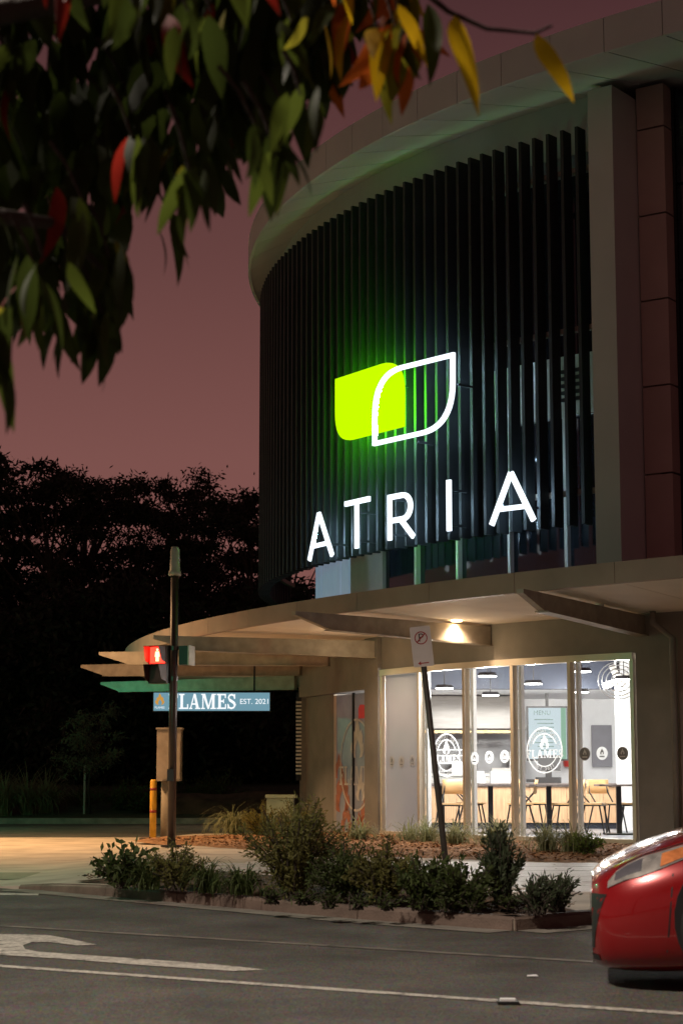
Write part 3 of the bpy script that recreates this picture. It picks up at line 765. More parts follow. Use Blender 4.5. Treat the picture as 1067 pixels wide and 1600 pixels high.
# pendants
pend_px = [(694, 1075, 29), (766, 1086, 30), (761, 1056, 27.6), (833, 1068, 28.6), (908, 1049, 27), (906, 1081, 30.4), (974, 1061, 28.2)]
pl = B(); pl.tube([(0, 0, .0), (0, 0, .05)], [.15, .12], 18); pl_m = pl.mesh('shade', blackp)
pe = B(); pe.tube([(0, 0, -.012), (0, 0, -.002)], .135, 18); pe_m = pe.mesh('light_disc', lamp_e)
which = ['nearest the no parking sign', 'low above the left table', 'high in the second clear pane', 'above the middle table', 'high beside the right mullion', 'low at the back of the right pane', 'in front of the round fan guard']
for (x, y, Y), w in zip(pend_px, which):
    p = at_y(x, y, Y); p.z = min(p.z, 3.0)
    t = thing('pendant_lamp', 'round white pendant light in shop, ' + w, 'lamp', p, 0, 'pendant lights in the shop')
    link('shade', pl_m, t); link('light_disc', pe_m, t)
    part('cord', B().tube([(0, 0, .05), (0, 0, 3.16 - p.z)], .008, 6), blackp, t)
    light('pendant_glow', 'POINT', (0, 0, -.14), 150, (1, .96, .90), t, .12)
for x, y in ((770, 1105), (915, 1093), (938, 1094), (720, 1100)):
    p = at_z(x, y, 2.52)
    if p.y < 35.2 and p.y > 31.4:
        o = sp('downlight', B().tube([(p.x, p.y, 2.515), (p.x, p.y, 2.535)], .09, 14), lamp_e)
light('kitchen_lamp', 'AREA', (-.6, 2.4, 2.3), 26, (1, .97, .93), shop, 1.6)
light('kitchen_lamp', 'AREA', (1.9, 3.2, 2.3), 45, (1, .98, .96), shop, 1.6)
# kitchen
hood = B(); x0, x1 = at_y(655, 1100, 33.6).x, at_y(804, 1100, 33.6).x
hood.prism([Vector((x0, 33.3, 1.92)), Vector((x0, 33.55, 2.5)), Vector((x0, 35.4, 2.5)), Vector((x0, 35.4, 1.92))], (x1 - x0, 0, 0))
hd = thing('range_hood', 'long stainless steel extraction hood over the kitchen', 'hood', (x0, 33.3, 0)); me = hood.mesh('canopy', mat('hood_steel', (.36, .34, .32), .38, .85, var=.1, scale=3, stretch=(1, 1, 8))); me.transform(Matrix.Translation((-x0, -33.3, 0))); link('canopy', me, hd)
part('rail', B().box(((x1 - x0) / 2, .02, 1.86), (x1 - x0, .05, .05)), mat('brass', (.40, .28, .14), .4, .7), hd)
for k in range(4): part('filter', B().box((.3 + k * .5, 1.0, 1.93), (.44, 1.4, .03)), steel, hd)
sp('splashback', B().box(((x0 + x1) / 2, 35.46, 1.45), (x1 - x0 + .3, .04, 1.2)), splash)
kb = thing('kitchen_bench', 'stainless bench with appliances along the kitchen back wall', 'bench', ((x0 + x1) / 2, 34.9, FZ)); wdt = x1 - x0
part('bench_top', B().box((0, 0, .9), (wdt, .9, .05)), steel, kb); part('bench_front', B().box((0, -.38, .43), (wdt, .04, .86)), steel, kb)
for k, (w, h) in enumerate(((.4, .34), (.36, .22), (.45, .3), (.3, .4))): part('appliance', B().box((-wdt / 2 + .3 + k * .52, .05, .925 + h / 2), (w, .5, h)), steel if k % 2 else splash, kb)
# order counter
ca, cb_ = at_y(655, 1250, 31.6).x, at_y(1000, 1250, 31.6).x
ct = thing('order_counter', 'long oak fronted serving counter with dark stone top', 'counter', ((ca + cb_) / 2, 31.9, FZ)); wdt = cb_ - ca
npn = 12
for k in range(npn): part('front_panel', B().box((-wdt / 2 + wdt * (k + .5) / npn, -.28, .40), (wdt / npn - .006, .03, .60)), wood, ct)
part('kickboard', B().box((0, -.22, .05), (wdt, .03, .1)), navy, ct); part('counter_top', B().box((0, 0, .73), (wdt + .06, .7, .05)), tablem, ct); part('carcass', B().box((0, .03, .36), (wdt - .02, .5, .68)), blackp, ct)
ZC = FZ + .757
def on_counter(px, w, d, h, name, label, cat, m):
    p = at_y(px, 1220, 31.85); t = thing(name, label, cat, (p.x, 31.85, ZC)); part('body', B().box((0, 0, h / 2), (w, d, h)), m, t); return t
p = at_y(708, 1200, 31.8); t = thing('glass_display_case', 'glass food display case with white shelves on the counter', 'display case', (p.x, 31.9, ZC))
part('base', B().box((0, 0, .03), (.62, .4, .06)), steel, t)
for z in (.2, .33, .46, .56): part('shelf', B().box((0, 0, z), (.58, .34, .015)), decal_w, t)
for sx in (-1, 1):
    for sy in (-1, 1): part('post', B().box((sx * .3, sy * .19, .32), (.018, .018, .56)), blackm, t)
part('pane', B().box((0, -.205, .32), (.6, .006, .54)), clear, t)
t = on_counter(745, .26, .24, .12, 'container_stack', 'stack of white takeaway containers on the counter', 'containers', decal_w)
for k in range(3): part('lid', B().box((0, 0, .13 + .03 * k), (.24 - .01 * k, .22, .022)), decal_w, t)
t = on_counter(785, .42, .3, .2, 'food_warmer', 'low white food warmer on the counter', 'warmer', white_wall); part('lid', B().box((0, .02, .23), (.38, .26, .05)), steel, t)
p = at_y(856, 1200, 31.8); t = thing('till_terminal', 'black till with tilted touchscreen on the counter', 'till', (p.x, 31.8, ZC), R_(-12))
part('drawer', B().box((0, 0, .05), (.4, .38, .1)), blackp, t); part('stand', B().box((0, .05, .16), (.1, .1, .14)), blackp, t)
part('screen', B().box((.02, .0, .34), (.38, .03, .26), Matrix.Rotation(R_(-18), 3, 'X')), blackp, t); part('keypad', B().box((-.3, -.05, .04), (.12, .18, .05)), blackp, t)
# menu screen, extinguisher, wall panel, fan guard
p0, p1 = at_y(826, 1186, 33), at_y(884, 1106, 33)
t = thing('menu_screen', 'tall backlit menu board hanging behind the till', 'screen', ((p0.x + p1.x) / 2, 33, 0)); w = p1.x - p0.x; h = p1.z - p0.z; zc = (p0.z + p1.z) / 2
part('casing', B().box((0, .03, zc), (w + .06, .05, h + .06)), blackp, t)
part('display', B().box((0, -.0, zc), (w, .006, h)), emitmat('menu_display', (.74, .86, .90), .95), t)
dm = mat('menu_print', (.10, .16, .15), .6); gm = emitmat('menu_green', (.40, .66, .48), .8)
part('side_stripe', B().box((w * .42, -.006, zc), (w * .13, .004, h)), gm, t)
me = text_mesh('MENU', .11); me.materials.append(dm); o = link('lettering', me, t, (-w * .14, -.008, zc + h * .40)); o.rotation_euler = (math.pi / 2, 0, 0)
for k in range(9): part('text_line', B().box((-w * .1 + .03 * (k % 3), -.007, zc + h * .27 - k * h * .075), (w * (.5 - .07 * (k % 3)), .004, .018)), dm, t)
part('hanger', B().box((0, .05, (zc + h / 2 + 2.6) / 2), (.05, .04, 2.6 - zc - h / 2)), blackp, t)
p = at_y(887, 1170, 35.3); t = thing('fire_extinguisher', 'red fire extinguisher on the white back wall', 'extinguisher', (p.x, 35.38, 1.25)); redm = mat('extinguisher_red', (.55, .03, .02), .35, coat=.5)
part('cylinder', B().tube([(0, 0, 0), (0, 0, .02), (0, 0, .42), (0, 0, .48), (0, 0, .5)], [.07, .085, .085, .05, .03], 14), redm, t, True)
part('valve', B().box((0, -.02, .53), (.05, .1, .06)), blackp, t); part('hose', B().tube([(.02, -.04, .52), (.12, -.05, .42), (.11, -.05, .15)], .012, 6), blackp, t)
part('sign_plate', B().box((0, .06, .78), (.2, .01, .3)), redm, t)
p0, p1 = at_y(930, 1198, 35.4), at_y(950, 1133, 35.4)
t = tag(part('wall_board', B().box(((p0.x + p1.x) / 2, 35.44, (p0.z + p1.z) / 2), (p1.x - p0.x + .12, .06, p1.z - p0.z)), decal_g), 'dark grey board on the white wall beside the column', 'board')
p = at_y(966, 1068, 29.6); t = thing('fan_guard', 'large round wire fan near the ceiling at right', 'fan', (p.x, 29.6, p.z + .05))
for r_ in (.12, .2, .27, .33): part('wire_ring', B().tube([(r_ * math.cos(2 * math.pi * k / 24), -.03 * (1 - r_), r_ * .9 * math.sin(2 * math.pi * k / 24)) for k in range(25)], .008, 5, False), steel, t)
for k in range(4): part('blade', B().box((.15 * math.cos(k * 1.57 + .4), .03, .15 * math.sin(k * 1.57 + .4)), (.24, .012, .10), Matrix.Rotation(-(k * 1.57 + .4), 3, 'Y')), steel, t)
part('bracket', B().box((0, .05, .36), (.05, .05, .5)), blackm, t)
# tables and chairs
def make_table(loc, label):
    t = thing('cafe_table', label, 'table', loc, 0, 'cafe tables in the shop')
    part('table_top', B().box((0, 0, .735), (.66, .62, .03)), tablem, t); part('pedestal', B().box((0, 0, .37), (.075, .075, .70)), blackm, t)
    part('foot', B().box((0, 0, .012), (.44, .44, .024)), blackm, t); return t
tx = {}
for k, (px, Y, lb) in enumerate(((766, 28.9, 'square table at left behind the small flame badges'), (857, 28.7, 'square table in the middle pane under the round logo'), (966, 28.3, 'square table in the rightmost pane'), (690, 29.2, 'square table half hidden behind the sign post'))):
    p = at_y(px, 1250, Y); tx[k] = make_table((p.x, Y, FZ), 'dark topped ' + lb)
def make_chair(label):
    t = thing('cafe_chair', label, 'chair', (0, 0, 0), 0, 'cafe chairs in the shop')
    part('seat', B().box((0, 0, .455), (.41, .40, .025)), woodc, t)
    bk = B(); n = 6
    for i in range(n + 1):
        a = (i / n - .5) * .95; x = .21 * math.sin(a) / math.sin(.475); y = .235 - .05 * (1 - math.cos(a)) * 6
        for z, dy in ((.60, 0), (.60, .018), (.82, .048), (.82, .03)): bk.v.append((x, y + dy, z))
    for i in range(n):
        for j in range(4): bk.f.append([4 * i + j, 4 * i + (j + 1) % 4, 4 * i + 4 + (j + 1) % 4, 4 * i + 4 + j])
    bk.f += [[0, 3, 2, 1], [4 * n, 4 * n + 1, 4 * n + 2, 4 * n + 3]]
    part('backrest', bk, woodc, t, True)
    for sx in (-1, 1):
        part('leg', B().tube([(sx * .16, -.15, .44), (sx * .20, -.23, 0)], .0125, 7), blackm, t)
        part('leg', B().tube([(sx * .16, .14, .44), (sx * .20, .26, 0)], .0125, 7), blackm, t)
        part('back_upright', B().tube([(sx * .17, .05, .44), (sx * .18, .21, .62), (sx * .17, .25, .76)], .012, 7), blackm, t)
    part('seat_frame', B().box((0, 0, .432), (.36, .34, .02)), blackm, t); return t
ch = [(812, 28.75, 95, 'cafe chair right of the left table, facing left'), (705, 28.5, 20, 'cafe chair behind the leaning sign post'), (884, 28.6, 80, 'cafe chair right of the middle table'), (924, 28.6, -70, 'cafe chair left of the right table, nearer the mullion'), (948, 29.4, -30, 'cafe chair behind the right table'), (990, 28.6, 100, 'cafe chair at the right edge of the window'), (832, 29.6, -100, 'cafe chair tucked between the left and middle tables'), (735, 29.5, -95, 'cafe chair left of the left table')]
c0 = None
for px, Y, rot, lb in ch:
    p = at_y(px, 1260, Y); lb = 'plywood and black metal ' + lb
    if c0 is None: c0 = make_chair(lb); c0.location = (p.x, Y, FZ); c0.rotation_euler = (0, 0, -R_(rot))
    else: dup(c0, (p.x, Y, FZ), -R_(rot), lb)

# ================================================================== HANGING LIGHTBOX SIGN
p0, p1 = at_y(239, 1112, 31.5), at_y(423, 1081, 31.5)
w, h = p1.x - p0.x, p1.z - p0.z; zc = (p0.z + p1.z) / 2; xc = (p0.x + p1.x) / 2
lb = thing('hanging_lightbox_sign', 'blue grey lit FLAMES lightbox hanging under the awning', 'sign', (xc, 31.5, zc))
part('case', B().box((0, .06, 0), (w, .14, h)), blackm, lb)
part('face', B().box((0, -.015, 0), (w - .03, .006, h - .03)), emitmat('lightbox_face', (.19, .37, .46), .85), lb)
for sx in (-1, 1): part('hanger', B().box((sx * w * .36, .06, h / 2 + .3), (.03, .03, .62)), blackm, lb)
lw = emitmat('lightbox_letter', (.93, .97, 1.0), 1.05); lo = emitmat('lightbox_orange', (.85, .42, .08), .7)
def flat(polys, cx_, cz, k=0, sx=1):
    b = B()
    for i, pl in enumerate(polys): b.poly([(cx_ + x * sx, -.021 - .001 * k - .0002 * (i % 8), cz + y) for x, y in pl])
    return b
wp = word_polys('FLAMES', .255, .05); wx = max(p[0] for q in wp for p in q) * 2; pxm = at_y(317, 1095, 31.5).x - xc
part('lettering', flat(wp, pxm, .005, 0, 1.13 / wx), lw, lb)
me = text_mesh('EST. 2021', .125); me.materials.append(lw); o = link('lettering', me, lb, (w * .365, -.024, 0)); o.rotation_euler = (math.pi / 2, 0, 0)
part('flame_mark', flat([flame_pts(.19)], -w * .445 + .01, -.045), lo, lb)
me = text_mesh('FLAMES', .05); me.materials.append(lw); o = link('lettering', me, lb, (-w * .445 + .01, -.024, -.10)); o.rotation_euler = (math.pi / 2, 0, 0)

# ================================================================== STREET FURNITURE
# pedestrian signal post
pb = at_z(268, 1333, 0); sg = thing('pedestrian_signal', 'dark traffic post with lit red pedestrian lantern and pale cap', 'traffic signal', (pb.x, pb.y, .085))
Hh = 4.25
part('post', B().tube([(0, 0, 0), (0, 0, Hh - .38)], .058, 18), polem, sg, True)
part('base_plate', B().tube([(0, 0, 0), (0, 0, .03)], .15, 18), polem, sg)
part('cap', B().tube([(0, 0, Hh - .42), (0, 0, Hh - .36), (0, 0, Hh - .345), (0, 0, Hh - .05), (0, 0, Hh)], [.09, .09, .075, .066, .05], 18), galv, sg, True)
zL = at_y(245, 1068, pb.y).z - .085
for z in (zL + .07, zL + .50):
    part('clamp', B().tube([(0, 0, z - .03), (0, 0, z + .03)], .07, 16), polem, sg); part('bracket', B().box((-.10, -.0, z), (.16, .035, .035)), polem, sg)
lan = B(); lan.box((0, .06, .27), (.30, .16, .54)); T = Matrix.Translation((-.215, -.04, zL)) @ Matrix.Rotation(R_(-24), 4, 'Z')
me = lan.mesh('lantern_housing', blackp); me.transform(T); lo_ = link('lantern_housing', me, sg)
redg = mat('red_lens', (.20, .006, .004), .3, emit=4.0, ecol=(1, .035, .018)); rede = emitmat('red_figure', (1, .26, .13), 7); lens_off = mat('dark_lens', (.05, .055, .055), .15, coat=.6)
def lanpart(name, b, m, par=None, smooth=False):
    me = b.mesh(name, m, smooth); me.transform(T); return link(name, me, par or lo_)
for z, m in ((.40, redg), (.14, lens_off)): lanpart('lens', B().box((0, -.025, z), (.24, .01, .23)), m)
fg = B()
fg.prism([Vector((.018 * math.cos(k * .785), -.033, .475 + .018 * math.sin(k * .785))) for k in range(8)], (0, -.004, 0))
fg.prism([Vector(q) for q in ((-.03, -.033, .45), (.03, -.033, .45), (.038, -.033, .375), (.022, -.033, .375), (.024, -.033, .31), (.005, -.033, .31), (0, -.033, .36), (-.005, -.033, .31), (-.024, -.033, .31), (-.022, -.033, .375), (-.038, -.033, .375))], (0, -.004, 0))
lanpart('standing_figure', fg, rede)
redv = mat('visor_plastic', (.05, .012, .01), .5)  # dark reddish plastic for both visors
for z in (.40, .14):
    v = B()
    for pts in (((-.14, 0, .13), (.14, 0, .13), (.12, -.20, .115), (-.12, -.20, .115)), ((-.145, 0, -.12), (-.14, 0, .13), (-.12, -.20, .115), (-.13, -.13, -.08)), ((.145, 0, -.12), (.14, 0, .13), (.12, -.20, .115), (.13, -.13, -.08))):
        v.prism([Vector((x, y - .02, zz + z)) for x, y, zz in pts], (0, .0, .006) if pts[0][0] != pts[1][0] and abs(pts[0][2] - pts[1][2]) < .01 else (.006, 0, 0))
    lanpart('visor', v, redv)
light('lantern_glow', 'POINT', T @ Vector((0, -.12, .40)), 30, (1, .03, .015), sg, .08)
T = Matrix.Translation((.17, .08, zL + .26)) @ Matrix.Rotation(R_(75), 4, 'Z')
me = B().box((0, 0, .14), (.26, .13, .27)).mesh('rear_lantern', blackp); me.transform(T); rl = link('rear_lantern', me, sg)
me = B().box((0, -.075, .14), (.26, .02, .28)).mesh('backing_board', galv); me.transform(T); link('backing_board', me, rl)
part('push_button', B().box((-.02, -.075, 1.0), (.09, .05, .17)), blackp, sg)
# bollard
pb = at_z(239, 1314, .03); bo = thing('yellow_bollard', 'yellow bollard with two red bands beside the grey post', 'bollard', (pb.x, pb.y, .012)); yel = mat('bollard_yellow', (.62, .33, .02), .45)
part('tube', B().tube([(0, 0, 0), (0, 0, .98), (0, 0, 1.01)], [.055, .055, .035], 16), yel, bo, True)
for z in (.47, .83): part('reflective_band', B().tube([(0, 0, z), (0, 0, z + .045)], .0565, 16), mat('band_red', (.30, .03, .02), .4), bo, True)
part('base_plate', B().box((0, 0, .01), (.2, .2, .02)), yel, bo)
pb = at_z(254, 1312, .03); cabp = thing('control_cabinet_post', 'thick grey post carrying a beige control cabinet', 'cabinet', (pb.x + .06, pb.y + .25, .012))
part('post', B().tube([(0, 0, 0), (0, 0, 1.05)], .115, 18), mat('post_concrete', (.26, .22, .17), .8), cabp, True); part('footing', B().box((-.1, 0, .015), (.7, .4, .05)), kerb_m, cabp)
cbm = mat('cabinet_beige', (.34, .28, .23), .6)
part('cabinet', B().box((.02, 0, 1.41), (.40, .36, .86)), cbm, cabp, False); part('cabinet_door', B().box((.06, -.187, 1.33), (.30, .015, .62)), cbm, cabp); part('cabinet_lid', B().box((.02, 0, 1.855), (.44, .40, .03)), cbm, cabp); part('push_box', B().box((.10, -.12, .86), (.09, .07, .2)), blackp, cabp)
# no parking sign, leaning
zb_ = .12; pb = at_z(697, 1347, zb_); Yp = pb.y
ptop = at_y(656, 979, Yp); lean = math.atan2(ptop.x - pb.x, ptop.z - zb_); Ln = math.hypot(ptop.x - pb.x, ptop.z - zb_)
ns = thing('no_parking_sign', 'white no parking sign on a leaning dark metal post', 'sign', (pb.x, pb.y, zb_ - .05)); ns.rotation_euler = (0, lean, 0)
part('post', B().tube([(0, .03, -.1), (0, .03, Ln - .05)], .034, 12), mat('sign_post', (.07, .06, .052), .6, .3), ns, True)
sw, sh = .232, .455
pl_ = [(sw / 2 * sx + (-.02 if False else 0), z) for sx, z in ((-1, 0), (1, 0), (1, 1), (-1, 1))]
plate = rounded([(-sw / 2, 0), (sw / 2, 0), (sw / 2, sh), (-sw / 2, sh)], [.02] * 4, 4)
sgn = B(); sgn.prism([Vector((x, -.012, Ln + .05 - sh + z)) for x, z in plate], (0, .004, 0))
plo = part('plate', sgn, mat('sign_white', (.55, .50, .47), .45, var=.05), ns)
smr = mat('sign_red', (.28, .015, .015), .5); smk = mat('sign_black', (.03, .015, .015), .5)
zc = Ln + .05 - .13
def onplate(polys, cz, k=0):
    b = B()
    for i, pl2 in enumerate(polys): b.poly([(x, -.0135 - .0006 * k - .0001 * (i % 5), cz + z) for x, z in pl2])
    return b
part('symbol_ring', onplate(ring_polys(.062, .074, 32), zc), smr, plo); me = text_mesh('P', .13); me.materials.append(smk); o = link('lettering', me, plo, (0, -.0145, zc)); o.rotation_euler = (math.pi / 2, 0, 0)
part('symbol_slash', onplate([[(-.055, -.042), (-.045, -.052), (.055, .042), (.045, .052)]], zc, 4), smr, plo)
part('arrow', onplate([[(-.03, -.006), (.06, -.006), (.06, .006), (-.03, .006)], [(-.065, 0), (-.03, -.024), (-.03, .024)]], Ln + .05 - sh + .04, 1), smr, plo)
# utility cabinet by the corner
p = at_y(438, 1244, 30.2); uc = thing('utility_box', 'pale green utility box behind the corner shrubs', 'utility box', (p.x, 30.4, .085)); ugm = mat('pale_green_paint', (.36, .42, .27), .5)
part('body', B().box((0, 0, .32), (.44, .4, .64)), ugm, uc); part('lid', B().box((0, 0, .665), (.48, .44, .05)), ugm, uc); part('door', B().box((0, -.205, .32), (.36, .012, .52)), ugm, uc)
# road stud and litter
p = at_z(793, 1569, 0); t = thing('road_stud', 'small white reflective stud on the near lane line', 'road stud', (p.x, p.y, .004)); b = B(); b.prism([Vector((-.05, -.045, 0)), Vector((.05, -.045, 0)), Vector((.05, .045, 0)), Vector((-.05, .045, 0))], (0, 0, .012)); part('base', b, blackp, t); part('reflector', B().box((0, -.0, .016), (.07, .05, .012)), white_wall, t)
p = at_z(831, 1527, 0); tag(link('paper_scrap', B().prism([Vector((-.03, -.02, .003)), Vector((.03, -.015, .003)), Vector((.022, .02, .006)), Vector((-.025, .018, .003))], (0, 0, .003)).mesh('paper_scrap', decal_w), None, (p.x, p.y, .004)), 'tiny pale scrap of litter on the asphalt', 'litter')

# street lamps and a green signal standing outside the picture, which light the corner
def street_lamp(loc, rz, energy, colr, label, hgt=8.0, arm=1.8, cone=150, bl=1):
    t = thing('street_lamp', label, 'street lamp', loc, rz, 'street lamps lighting the corner')
    part('pole', B().tube([(0, 0, 0), (0, 0, hgt * .9), (.3, 0, hgt), (arm, 0, hgt + .25)], [.09, .06, .05, .04], 12), galv, t, True)
    part('lamp_head', B().box((arm + .25, 0, hgt + .26), (.7, .26, .12)), galv, t); part('lens', B().box((arm + .28, 0, hgt + .19), (.45, .2, .02)), emitmat('lamp_lens' + label[:5], colr, 10), t)
    l_ = light('lamp_light', 'SPOT', (arm + .28, 0, hgt + .15), energy, colr, t, .5, R_(cone)); l_.data.spot_blend = bl; return t
street_lamp((-9.2, 29.5, .02), 0, 6300, (1, .58, .27), 'tall galvanised street lamp left of the crossing', 7.0, 1.8, 130)
street_lamp((-7.2, 5.6, .0), R_(8), 6000, (1, .87, .73), 'tall galvanised street lamp on the near side of the road', 8.8, 1.8, 150, .3)
gs = thing('vehicle_signal', 'traffic light showing green left of the crossing', 'traffic signal', (-6.6, 20.0, .02), R_(0))
part('post', B().tube([(0, 0, 0), (0, 0, 3.6)], .057, 14), polem, gs, True); part('housing', B().box((.0, 0, 3.1), (.3, .3, 1.0)), blackp, gs)
for k, m in enumerate(('green', 'amber', 'red')):
    z = 2.8 + .3 * k; part('lens', B().tube([(.151, 0, z), (.165, 0, z)], .1, 16), emitmat('green_lens', (.02, 1, .45), 12) if k == 0 else lens_off, gs)
light('green_glow', 'POINT', (.4, 0, 2.8), 150, (.05, 1, .50), gs, .1)
gs2 = dup(gs, (-9.0, 37.5, .02), R_(10), 'traffic light showing green on the side street')

# ================================================================== RED CAR (nose at the right edge)
car = thing('red_hatchback', 'glossy red hatchback nosing in at the right edge of the road', 'car', (0, 0, 0))
cred = mat('car_red', (.27, .006, .008), .25, .25, var=.04, coat=1.0); cglass = mat('car_glass', (.01, .012, .014), .05)
tyre = mat('tyre_rubber', (.007, .007, .007), .85); rimm = mat('alloy', (.45, .45, .46), .3, .9)
# sections along length x (nose at 0): half widths and heights; profile points per section: bottom, sill, belt, top
SEC = [  # x, zbot, zbelt, ztop, w_bot, w_belt, w_top
    (.00, .11, .44, .53, .56, .60, .54), (.03, .075, .46, .57, .66, .71, .62), (.14, .065, .50, .635, .75, .80, .68), (.34, .065, .56, .72, .82, .86, .71), (.60, .08, .63, .80, .845, .88, .72), (.95, .11, .71, .88, .855, .888, .71),
    (1.25, .18, .79, .95, .855, .89, .68), (1.45, .18, .84, 1.08, .855, .89, .64), (1.85, .18, .87, 1.34, .855, .89, .56), (2.25, .18, .89, 1.45, .855, .89, .54), (3.0, .18, .91, 1.46, .855, .89, .53), (3.6, .18, .94, 1.38, .85, .88, .53), (3.95, .20, .96, 1.22, .83, .86, .52), (4.15, .26, .94, 1.02, .78, .80, .55), (4.25, .34, .80, .86, .70, .72, .60)]
NS = 9
def section(s_):
    x, zb, zl, zt, wb, wl, wt = s_
    half = [(wb * .80, zb), (wb, zb + .06), (wl * .995, zb + (zl - zb) * .45), (wl, zl - .10), (wl * .97, zl), (wt + (wl - wt) * .35, zl + (zt - zl) * .55), (wt, zt - .02), (wt * .6, zt + .012), (0, zt + .02)]
    return [(x, -a, z) for a, z in half] + [(x, a, z) for a, z in half[-2::-1]]
body = B(); m_ = 2 * NS - 1
for s_ in SEC: body.v += section(s_)
for k in range(len(SEC) - 1):
    for j in range(m_ - 1): body.f.append([m_ * k + j, m_ * k + j + 1, m_ * k + m_ + j + 1, m_ * k + m_ + j])
    body.f.append([m_ * k + m_ - 1, m_ * k, m_ * k + m_, m_ * k + 2 * m_ - 1])
body.f.append(list(range(m_))); body.f.append([m_ * (len(SEC) - 1) + j for j in range(m_)][::-1])
bo_ = part('body', body, cred, car, True)
md = bo_.modifiers.new('sub', 'SUBSURF'); md.levels = 2; md.render_levels = 2
# near side is local -y .. (car faces -x in the picture)
AX = (.745, 3.40)
for ax in AX:
    for sy in (-1, 1):
        part('wheel_arch', B().tube([(ax, sy * .80, .36), (ax, sy * .884, .36)], .345, 28), blackp, car)
        wh = part('tyre', B().tube([(ax, sy * .70, .315), (ax, sy * .72, .315), (ax, sy * .885, .315), (ax, sy * .90, .315)], [.28, .315, .315, .28], 32), tyre, car, True)
        part('rim', B().tube([(ax, sy * .895, .315), (ax, sy * .908, .315)], [.215, .20], 24), rimm, wh)
        for k in range(5):
            a = k * 1.2566; part('spoke', B().box((ax + .11 * math.cos(a), sy * .912, .315 + .11 * math.sin(a)), (.2, .012, .05), Matrix.Rotation(-a, 3, 'Y')), rimm, wh)
from mathutils.bvhtree import BVHTree
dg = bpy.context.evaluated_depsgraph_get(); be = bo_.evaluated_get(dg); bm_ = be.to_mesh(); tree = BVHTree.FromPolygons([v.co.copy() for v in bm_.vertices], [list(p.vertices) for p in bm_.polygons])
def patch(grid, off, m, name, parent, d):
    b = B(); nr = len(grid); nc = len(grid[0])
    for row in grid:
        for (x, y, z) in row:
            loc, nrm, _, _ = tree.ray_cast(Vector((x, y, z)) - d * 3, d)
            if loc is None: loc, nrm, _, _ = tree.find_nearest(Vector((x, y, z)))
            if nrm.dot(d) > 0: nrm = -nrm
            b.v.append(tuple(loc + nrm * off))
    for a in range(nr - 1):
        for c_ in range(nc - 1): b.f.append([a * nc + c_, a * nc + c_ + 1, (a + 1) * nc + c_ + 1, (a + 1) * nc + c_])
    return part(name, b, m, parent, True)
lampm = mat('lamp_cover', (.66, .62, .56), .10, .7, var=.45, scale=16, coat=1, emit=.05)
HLX = [(.06, .515, .55), (.10, .53, .60), (.16, .55, .64), (.24, .565, .675), (.34, .60, .70), (.45, .645, .73), (.56, .695, .755), (.66, .745, .775)]
for sy in (-1, 1):
    dv = Vector((.25, -sy, -.18)).normalized()
    rows = [[(x, sy * .80, z0 + (z1 - z0) * k / 5) for x, z0, z1 in HLX] for k in range(6)]
    h_ = patch(rows, .006, lampm, 'headlight', car, dv)
    patch([[(x, sy * .8, z0 + (z1 - z0) * k) for x, z0, z1 in HLX[4:]] for k in (.1, .5, .8)], .010, mat('amber_lens', (.45, .15, .05), .2, var=.4, scale=20), 'indicator', h_, dv)
    patch([[(x, sy * .8, z0 + (z1 - z0) * k) for x, z0, z1 in HLX[1:4]] for k in (.25, .55, .85)], .010, mat('lamp_reflector', (.9, .88, .84), .12, 1, var=.3, scale=30, emit=.06), 'reflector', h_, dv)
    dx = Vector((1, -sy * .9, 0)).normalized()
    patch([[(.06, sy * (.47 + k * (.13 + (z - .25) * .6)), z) for k in (0, .25, .5, .75, 1)] for z in (.20, .27, .35, .42, .47)], .003, blackp, 'air_intake', car, dx)
    patch([[(.36 + (z - .2) * .10 + e, sy * .85, z) for e in (0, .007)] for z in (.2, .3, .4, .5, .58)], .002, blackp, 'panel_gap', car, Vector((0, -sy, 0)))
    patch([[(x, sy * .8, z1 + .012 + e) for x, z0, z1 in HLX[1:]] for e in (0, .008)], .002, blackp, 'bonnet_gap', car, dv)
    patch([[(.06, sy * y, z) for y in (.50, .56, .62)] for z in (.14, .155, .17)], .004, blackp, 'lower_slot', car, dx)
    part('mirror', B().box((1.55, sy * .93, .98), (.12, .2, .14)), cred, car)
    gl = B(); gl.prism([Vector((1.55, sy * .80, .93)), Vector((3.55, sy * .80, .97)), Vector((3.3, sy * .62, 1.34)), Vector((2.15, sy * .62, 1.36))], (0, sy * .035, .01)); part('side_window', gl, cglass, car)
    part('door_handle', B().box((2.55, sy * .895, .80), (.18, .02, .03)), cred, car)
patch([[(0, y, z) for y in (-.38, -.2, 0, .2, .38)] for z in (.26, .34, .42)], .004, blackp, 'grille', car, Vector((1, 0, 0))); patch([[(0, y, z) for y in (-.18, 0, .18)] for z in (.33, .38, .43)], .012, decal_w, 'number_plate', car, Vector((1, 0, 0)))
part('windscreen', B().prism([Vector((1.40, -.66, 1.04)), Vector((1.40, .66, 1.04)), Vector((2.1, .54, 1.43)), Vector((2.1, -.54, 1.43))], (-.03, 0, .04)), cglass, car)
part('bonnet_line', B().box((.95, 0, .958), (.9, .012, .006)), blackp, car)
fa = at_z(1140, 1558, 0); yaw = R_(-8)
car.rotation_euler = (0, 0, yaw)
off = Matrix.Rotation(yaw, 3, 'Z') @ Vector((AX[0], -.9, 0))
car.location = (fa.x - off.x + .09, fa.y - off.y, .0)

